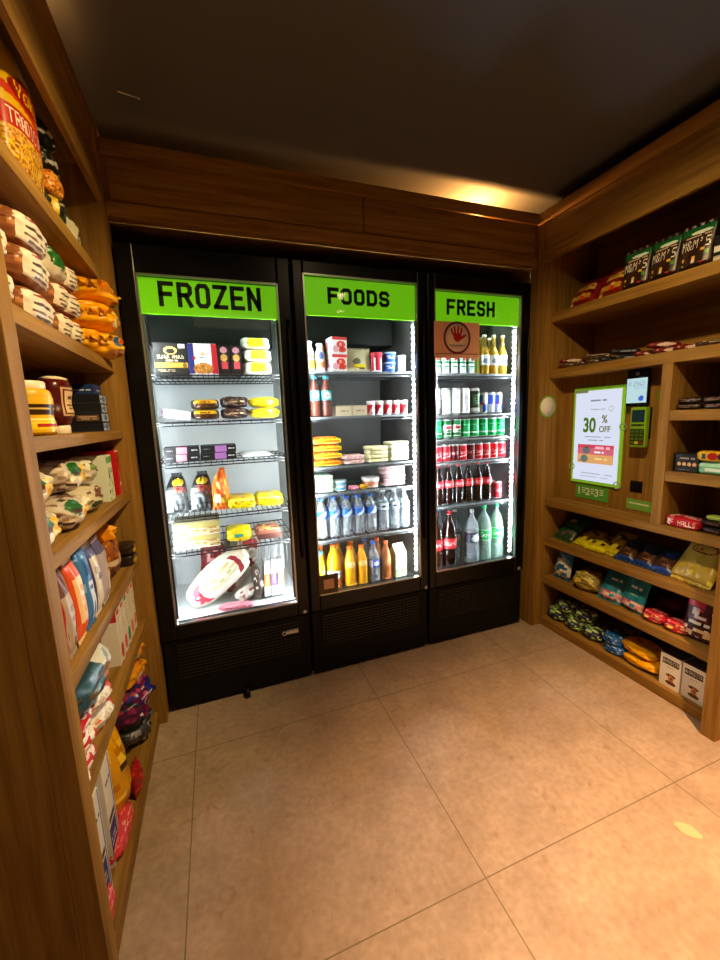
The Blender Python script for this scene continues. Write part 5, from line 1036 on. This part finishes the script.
p = carton('black_box', 'box', .12, .08, .105, '#14120f', [('r', .0, .38, 1, .62, '#dcd8d0'), ('r', 0, .02, 1, .26, '#c8c0b8'), ('s', 0, .02, 1, .26, 8, .4, ['#b04040', '#a89888'])]); rt(p, 1.085, B1, 'black box with white bands at the near end, top shelf', dx=.06)
def bar(nm, base, ops, w=.15, h=.03, d=.05, seed=1, n=3.2, res=(26, 8, 10)): return brick(nm, 'sweets', w, d, h, base, front=ops, top=ops, n=n, lump=.06, seed=seed, res=res)
q1 = bar('chocolate_bar', '#6a1014', [('e', .5, .5, .3, .32, '#d8c0b8'), ('l', .35, .4, .65, .6, 1, '#8c1418')]); q2 = bar('chocolate_bar', '#4a3024', [('s', 0, 0, 1, 1, 8, .5, ['#a8907c', '#2c1810', '#d0c0b0'])], seed=5); q3 = bar('chocolate_bar', '#16182c', [('l', .2, .3, .8, .7, 1, '#9098b0')], seed=7)
for i, (q, y, dx, lb) in enumerate(((q1, 1.90, .05, 'red chocolate bar with pale oval next to the post'), (q2, 1.82, .05, 'beige and brown chocolate bar nearest the post'), (q2, 1.74, .05, 'beige and brown chocolate bar, second from the post'), (q2, 1.66, .07, 'beige and brown chocolate bar, third from the post'), (q3, 1.575, .06, 'navy chocolate bar, first after the beige bars'), (q3, 1.495, .075, 'navy chocolate bar, second after the beige bars'), (q1, 1.39, .05, 'red chocolate bar with pale oval, first after the navy bars'), (q1, 1.30, .05, 'red chocolate bar with pale oval, second after the navy bars'), (q1, 1.21, .06, 'red chocolate bar with pale oval, third after the navy bars'), (q2, 1.12, .06, 'beige and brown chocolate bar nearest the near upright'))):
    rt(q, y, B2, lb, dx=dx+.035, yaw=58+(i*37) % 9, tilt=0)
    pass
for i, y in enumerate((1.86, 1.70, 1.535, 1.345)): (q1, q2, q3, q1)[i].place(X1+.085, y*1.06, B2+.0325, ('red bar lying on top of the others by the post', 'beige bar lying on top of its neighbours', 'navy bar lying on top of its neighbours', 'red bar lying on top of the far red bars')[i], rz=RR, yaw=60, roll=0)
k1 = bar('dark_bar', '#16100e', [('l', .1, .25, .9, .75, 2, '#8c6c64'), ('r', .0, .0, .1, 1, '#3a1c1c')], w=.105, h=.028, seed=11)
for i, (y, z, lb) in enumerate(((1.195, C1, 'dark chocolate bar lying in the upper cubby by the divider'), (1.085, C1, 'dark chocolate bar lying in the upper cubby by the near upright'), (1.19, C1+.029, 'dark chocolate bar stacked second in the upper cubby by the divider'), (1.088, C1+.029, 'dark chocolate bar stacked second in the upper cubby by the upright'))): rt(k1, y, z, lb, dx=.05, yaw=(4, -3, -6, 5)[i])
p = carton('black_box', 'box', .105, .09, .085, '#120e0c', [('l', .2, .7, .85, .82, 1, '#a89890'), ('e', .25, .45, .08, .1, '#d8a870'), ('e', .45, .45, .08, .1, '#d8a870'), ('e', .65, .45, .08, .1, '#d8a870'), ('e', .85, .45, .08, .1, '#d8a870'), ('l', .1, .1, .7, .2, 1, '#786860')], side=[('s', 0, 0, 1, 1, 8, .4, ['#a86c64', '#3a2420'])]); rt(p, 1.178, C2, 'small black box with a row of tan dots, middle cubby', dx=.06)
t = p.top
p = bar('yellow_bar', '#d8a810', [('r', .18, .2, .34, .8, '#1c2440'), ('e', .56, .5, .16, .36, '#a82018'), ('r', .74, .2, .86, .8, '#1c2440')], w=.115, h=.045, d=.06, seed=13, n=4); rt(p, 1.085, C2+.062, 'yellow chocolate bar with red circle, middle cubby', dx=.03, yaw=3)
p = bar('mint_pack', '#7cc09c', [('r', .0, .6, 1, 1, '#a8dcc0'), ('r', .3, .2, .8, .5, '#e0f0e4')], w=.115, h=.058, d=.10, seed=15, n=5); rt(p, 1.078, C2, 'mint green pack under the yellow chocolate bar', dx=.065)
p = bar('cough_sweets', '#a81424', [('t', 'HALLS', .42, .28, .92, .78, '#f0d8d8'), ('e', .14, .5, .1, .34, '#f0d0d4'), ('s', 0, 0, .3, 1, 12, .4, ['#f0c8cc', '#c83c50'])], w=.15, h=.05, d=.09, seed=17, n=5, res=(80, 16, 10)); rt(p, 1.178, C3, 'red cough sweets box with white lettering, lowest cubby', dx=.045)
k2 = bar('dark_bar', '#140c0c', [('l', .2, .3, .8, .7, 1, '#684048')], w=.09, h=.03, seed=19); rt(k2, 1.052, C3, 'dark bar beside the red cough sweets', dx=.04); rt(k2, 1.06, C3+.031, 'dark bar on top of another beside the cough sweets', dx=.05, yaw=8); 
p = bar('lime_sachet', '#9cb050', [('l', .2, .4, .8, .6, 1, '#d8e0b0')], w=.07, h=.02, seed=20); rt(p, 1.05, C3+.0625, 'pale lime sachet lying on the dark bars', dx=.05)
# shelf 4
p = pouch('green_bag', 'bag', .15, .225, .06, [('e', .45, .66, .2, .07, '#c8e0c8'), ('s', 0, 0, 1, .4, 9, .5, ['#5c3c44', '#8c7078', '#2c4c34']), ('r', 0, .4, 1, .55, '#1c7038')], '#124a26', seed=110, crease=.15); rt(p, 1.87, B4, 'dark green snack bag beside the post, leaning back', dx=.05, tilt=52, yaw=-6)
p = pouch('yellow_bag', 'bag', .115, .17, .05, [('s', .1, .2, .9, .85, 6, .35, ['#28240c', '#1c1a10']), ('r', 0, 0, 1, .12, '#e0d41c')], '#c8b814', seed=112, crease=.2)
for i, (y, dx) in enumerate(((1.735, .06), (1.635, .035), (1.53, .06))): rt(p, y, B4, 'yellow and black snack bag lying, %s from the green bag' % ORD[i], dx=dx, tilt=(66, 72, 50)[i], yaw=(-8, 6, -4)[i], group='yellow black snack bags')
p = pouch('blue_bag', 'bag', .105, .17, .05, [('r', 0, .55, 1, 1, '#1c4ca0'), ('s', 0, .6, 1, 1, 9, .3, ['#3c78d0', '#0c2c70']), ('r', 0, .12, 1, .5, '#40241c'), ('s', .1, .2, .9, .5, 10, .5, ['#b0784c', '#6a4430']), ('r', 0, 0, 1, .12, '#1c3c98')], '#143478', seed=114, crease=.15)
for i, y in enumerate((1.465, 1.37, 1.275)): rt(p, y-.005, B4, 'blue snack bag with brown band, %s from the yellow bags' % ORD[i], dx=.04, tilt=56, yaw=(3, -3, 2)[i], group='blue and brown snack bags')
p3 = brick('blue_pack', 'bag', .085, .08, .06, '#1c4cb0', front=[('s', 0, 0, 1, 1, 9, .5, ['#3c80e0', '#0c2c80', '#a0c0f0'])], n=2.8, lump=.12, seed=116)
for i in range(4): rt(p3, 1.50-.092*i, B4, 'bright blue crinkled pack in the back row, %s from the yellow bags' % ORD[i], dx=.24, yaw=i*9, group='blue packs in the back row')
p = pouch('gold_bag', 'bag', .19, .27, .07, [('e', .5, .66, .32, .11, '#6c1c1c'), ('e', .5, .66, .27, .085, '#b8923c'), ('t', 'Lays', .3, .61, .7, .72, '#6c1c1c'), ('s', 0, 0, 1, .3, 9, .35, ['#e8d03c', '#b8901c'])], '#b89a3c', seed=118, crease=.15, res=(64, 60)); rt(p, 1.145, B4, 'large gold crisps bag with dark oval emblem, leaning back', dx=.04, tilt=42, yaw=-5)
p = pouch('black_bag', 'bag', .13, .20, .06, [('r', .2, .35, .9, .5, '#c8bcb0'), ('s', 0, 0, 1, .32, 9, .5, ['#a89080', '#d8c8b8', '#3c2824']), ('r', 0, .75, 1, 1, '#7c1418')], '#1c0c0c', seed=120, crease=.12); rt(p, 1.088, B4, 'black and red snack bag by the near upright', dx=.25, tilt=12)
# shelf 5
p = pouch('blue_white_bag', 'bag', .125, .21, .075, [('s', 0, 0, 1, .6, 8, .6, ['#e8dcd0', '#c89c78', '#f4f0ec']), ('r', .2, .5, .9, .65, '#e8eef4'), ('g', .5, .75, -.5, .06, '#5ca0d8')], '#2868a8', seed=124, crease=.15); rt(p, 1.865, B5, 'blue bag with white and tan picture by the post, lower shelf', dx=.055, tilt=14)
p = brick('biscuit_bag', 'bag', .16, .13, .12, '#a89448', front=[('s', 0, 0, 1, 1, 9, .6, ['#c8b060', '#e8d8a0', '#6c5820', '#d8c040']), ('r', 0, .3, .3, .5, '#e0d020')], top=[('s', 0, 0, 1, 1, 8, .6, ['#c8b060', '#8c7434', '#e8d8a0'])], n=2.6, lump=.14, seed=126); rt(p, 1.69, B5, 'clear yellowish biscuit bag beside the blue white bag', dx=.075, yaw=6)
p = pouch('aqua_bag', 'bag', .135, .20, .06, [('s', 0, 0, 1, .26, 9, .7, ['#e08c9c', '#f0c8c8', '#c85c74']), ('l', .25, .58, .8, .72, 1, '#eef6fa'), ('l', .4, .40, .75, .48, 1, '#d8e070'), ('s', .1, .3, .9, .95, 6, .1, ['#1c78a8'])], '#2890b8', seed=128, crease=.1, stand=True, res=(34, 40))
for i, y in enumerate((1.53, 1.40)): rt(p, y, B5, ('aqua and pink snack pouch next to the yellowish biscuits', 'aqua and pink snack pouch next to the red sweets')[i], dx=.04+.01*i, tilt=(34, 18)[i], yaw=(5, -8)[i])
p2 = pouch('aqua_bag', 'bag', .13, .19, .06, [('s', 0, 0, 1, 1, 6, .3, ['#124868', '#0c3048'])], '#123c54', seed=129, stand=True); rt(p2, 1.33, B5, 'dark teal pouch set back behind the aqua pouches', dx=.18, tilt=10)
p = brick('red_sweets', 'sweets', .115, .10, .055, '#c81c38', front=[('s', 0, 0, 1, 1, 10, .6, ['#f04c60', '#f0a8a8', '#a01020', '#e8d060'])], top=[('s', 0, 0, 1, 1, 9, .6, ['#f04c60', '#a01020', '#f0a8a8'])], n=2.5, lump=.15, seed=131)
for i, y in enumerate((1.275, 1.17)): rt(p, y, B5, ('lying red sweets bag next to the aqua pouch', 'lying red sweets bag next to the black pouch')[i], dx=.065, yaw=i*12)
p2 = brick('red_sweets', 'sweets', .15, .14, .09, '#5c0c18', front=[('s', 0, 0, 1, 1, 8, .5, ['#8c1424', '#3c0810'])], n=2.5, lump=.14, seed=132); rt(p2, 1.21, B5, 'dark red sweets bag set back behind the lying red ones', dx=.22)
p = pouch('black_pouch', 'bag', .125, .205, .06, [('r', .1, .3, .95, .46, '#14100e'), ('l', .15, .32, .9, .44, 1, '#d8ccc0'), ('s', 0, .02, 1, .28, 9, .6, ['#d8b890', '#3c2c24', '#e8dcc8']), ('s', 0, .5, 1, .75, 8, .6, ['#e8b0a8', '#c82030', '#f0d8d0']), ('r', 0, .78, .6, .95, '#d81c30')], '#4c0c14', seed=134, stand=True, crease=.1, res=(36, 40)); rt(p, 1.085, B5, 'black and red pouch standing by the near upright', dx=.05, tilt=12)
# bottom shelf
PG = [('s', 0, 0, 1, 1, 7, .65, ['#84b828', '#a8d848', '#4c2c6c', '#3c68a0', '#cfe4a0'])]
g1 = [brick('candy_bag', 'bag', .125, .12, .085, '#2c2444', front=PG, top=PG, side=PG, n=2.5, lump=.15, seed=140+i) for i in range(2)]
for i, (y, dx, z) in enumerate(((1.89, .075, 0), (1.755, .075, 0), (1.62, .08, 0), (1.83, .09, .075), (1.69, .095, .075))): rt(g1[i % 2], y, B6+z, 'purple and lime candy bag, %s' % ('lowest layer next to the post', 'lowest layer, second from the post', 'lowest layer next to the blue bags', 'piled on top near the post', 'piled on top near the blue bags')[i], dx=dx, yaw=(5, -8, 10, -4, 8)[i], group='purple and lime candy bags')
p = brick('blue_bag', 'bag', .13, .11, .06, '#1c5cc0', front=[('s', 0, 0, 1, 1, 8, .5, ['#3c90e8', '#0c3c90', '#d0e4f4'])], top=[('s', 0, 0, 1, 1, 8, .5, ['#3c90e8', '#0c3c90', '#a8d0f4'])], n=2.4, lump=.15, seed=145)
for i, (y, z, lb) in enumerate(((1.475, 0, 'lower bright blue candy bag beside the yellow packs'), (1.485, .052, 'upper bright blue candy bag beside the yellow packs'))): rt(p, y, B6+z, lb, dx=.07, yaw=(4, -10)[i])
p = brick('yellow_pack', 'bag', .19, .15, .06, '#f0ac08', front=[('s', 0, .5, 1, 1, 9, .2, ['#f8cc30', '#d08808']), ('r', 0, 0, 1, .3, '#5c4818')], top=[('s', 0, 0, 1, 1, 9, .3, ['#f8c420', '#d89408', '#b87c0c'])], n=3, lump=.08, seed=147)
rt(p, 1.325, B6, 'lower yellow pack lying on the bottom shelf beside blue bags', dx=.09, yaw=3); rt(p, 1.345, B6+.056, 'upper yellow pack lying on the bottom shelf near blue bags', dx=.10, yaw=-8)
p = brick('olive_bag', 'bag', .17, .15, .13, '#3c3414', front=[('s', 0, 0, 1, 1, 7, .5, ['#5c5020', '#28240c', '#78682c'])], n=2.6, lump=.12, seed=149); rt(p, 1.38, B6, 'dark olive bag behind the yellow packs', dx=.25, yaw=4); rt(p, 1.195, B6, 'dark olive bag behind the white chocolate boxes', dx=.22, yaw=-6)
AM = [('r', .10, .70, .92, .88, '#241410'), ('t', 'AMANDITA', .14, .735, .88, .845, '#e8d8c8'), ('l', .3, .6, .7, .64, 1, '#a89080'), ('e', .55, .38, .24, .05, '#6c3014'), ('e', .57, .28, .13, .12, '#c08448'), ('e', .57, .16, .26, .06, '#5c2810'), ('e', .6, .3, .06, .05, '#8c4c20')]
p = carton('chocolate_box', 'box', .094, .09, .172, '#e6ded6', AM, top=[('r', 0, 0, 1, 1, '#3c2c24')], side=[('r', .1, .3, .9, .8, '#b8a898')], res=(96, 56))
rt(p, 1.162, B6, 'white chocolate box with dark title beside the yellow packs', dx=.06); rt(p, 1.062, B6, 'white chocolate box with dark title tucked by the near upright', dx=.062)

# ================================================================== lamps
def downlight(x, y, power, ang, blend, spill, label, col=(1, .60, .27)):
    r = empty('ceiling_downlight', (x, y, CEIL), label=label, cat='light', group='ceiling downlights')
    MB().lathe([(.045, -.002), (.062, -.006), (.065, 0), (.045, 0), (.045, -.002)], 32, cap=False).build('ring', STEEL, r)
    MB().lathe([(0, -.001), (.044, -.001)], 28, cap=False).build('lens', mat('warm_lens', '#ffd9a0', .4, emit=12.), r)
    for nm, e, a, bl in (('beam', power, ang, blend), ('spill', spill, 165, 1.)):
        l = bpy.data.lights.new(nm, 'SPOT'); l.energy = e; l.color = col if nm == 'beam' else (1, .72, .36); l.spot_size = math.radians(a); l.spot_blend = bl; l.shadow_soft_size = .04
        o = bpy.data.objects.new(nm, l); COL.objects.link(o); o.parent = r; o.location = (0, 0, -.01)
    return r
downlight(1.36, .07, 540, 82, .85, 34, 'warm recessed ceiling downlight over the aisle by the kiosk side')
downlight(1.54, -.55, 240, 80, .85, 4, 'warm recessed ceiling downlight further back from the fridges')
r3 = downlight(.78, .72, 6, 70, .9, 24, 'unseen warm fill downlight added between the two shelving units')  # unseen third fixture, added to light the shelf fronts
for tgt, e, ang in (((-.38, 1.5, .08), 225, 70), ((2.05, 1.45, .05), 125, 68)):      # unseen spots added to brighten the fronts of both shelving units
    l = bpy.data.lights.new('added_shelf_fill', 'SPOT'); l.energy = e; l.color = (1, .74, .32); l.spot_size = math.radians(ang); l.spot_blend = 1.; l.shadow_soft_size = .04
    o = bpy.data.objects.new('added_shelf_fill', l); COL.objects.link(o); o.parent = r3; o.location = (0, 0, -.012)
    o.rotation_euler = (Vector(tgt)-Vector((.78, .72, CEIL))).to_track_quat('-Z', 'Y').to_euler()
def uplight(x, y, z, label, power, col=(1, .42, .09), soft=.02):
    r = empty('cove_lamp', (x, y, z), label=label, cat='light', group='lamps on top of the cabinets')
    MB().lathe([(.03, -.004), (.03, .012), (.026, .014), (0, .014)], 20, '#303030').build('housing', BLACKM, r)
    l = bpy.data.lights.new('lamp', 'POINT'); l.energy = power; l.color = col; l.shadow_soft_size = soft
    o = bpy.data.objects.new('lamp', l); COL.objects.link(o); o.parent = r; o.location = (0, 0, .03)
uplight(1.62, 2.225, 1.10, 'small warm lamp hidden on top of the overhead cabinet', 46.)
uplight(-.46, 1.52, 1.188, 'small warm lamp hidden on top of the grocery shelving', 5.)
# unseen fill panel added behind the view for soft frontal light
hl = empty('hall_fill_light', (.35, -1.2, CEIL), label='wide warm fill panel added unseen in the hall opposite the fridges', cat='light')
bx('housing', -.5, .5, -.4, .4, -.03, 0, BLACKM, hl)
l = bpy.data.lights.new('lamp', 'AREA'); l.shape = 'RECTANGLE'; l.size = .95; l.size_y = .75; l.energy = 1.2; l.color = (1, .80, .55)
o = bpy.data.objects.new('lamp', l); COL.objects.link(o); o.parent = hl; o.location = (0, 0, -.032)

w = bpy.data.worlds.new('dim_surroundings'); scene.world = w; w.use_nodes = True
w.node_tree.nodes['Background'].inputs['Color'].default_value = (1, .78, .52, 1); w.node_tree.nodes['Background'].inputs['Strength'].default_value = .012

# ================================================================== camera
cam = bpy.data.cameras.new('camera'); co = bpy.data.objects.new('camera', cam); COL.objects.link(co)
cam.sensor_fit = 'VERTICAL'; cam.sensor_height = 36.; cam.lens = 396.45/960*36.; cam.clip_start = .02
right = Vector((.93831013, -.34390702, -.03608408)); down = Vector((-.08684566, -.13336155, -.98725505)); fwd = Vector((.33471171, .92948516, -.15500132))
M = Matrix((right, -down, -fwd)).transposed().to_4x4(); co.matrix_world = M
scene.camera = co
for o in list(scene.objects):
    if o.parent is None: o.matrix_basis = Matrix.Translation((0, 0, 1.5)) @ o.matrix_basis
scene.view_settings.view_transform = 'Standard'; scene.view_settings.look = 'None'; scene.view_settings.gamma = 1; scene.view_settings.use_curve_mapping = False
scene.view_settings.exposure = 0.2
scene.cycles.max_bounces = 8; scene.cycles.transparent_max_bounces = 16; scene.cycles.caustics_reflective = False; scene.cycles.caustics_refractive = False
scene.cycles.use_denoising = True; scene.cycles.sample_clamp_indirect = 6.
labs = {}
for o in scene.objects:
    if o.parent is None and 'label' in o: labs.setdefault(o['label'], []).append(o.name)
for k, v in labs.items():
    n = len(k.split())
    if len(v) > 1 or n > 16 or n < 4: print('LABEL', n, k, v)
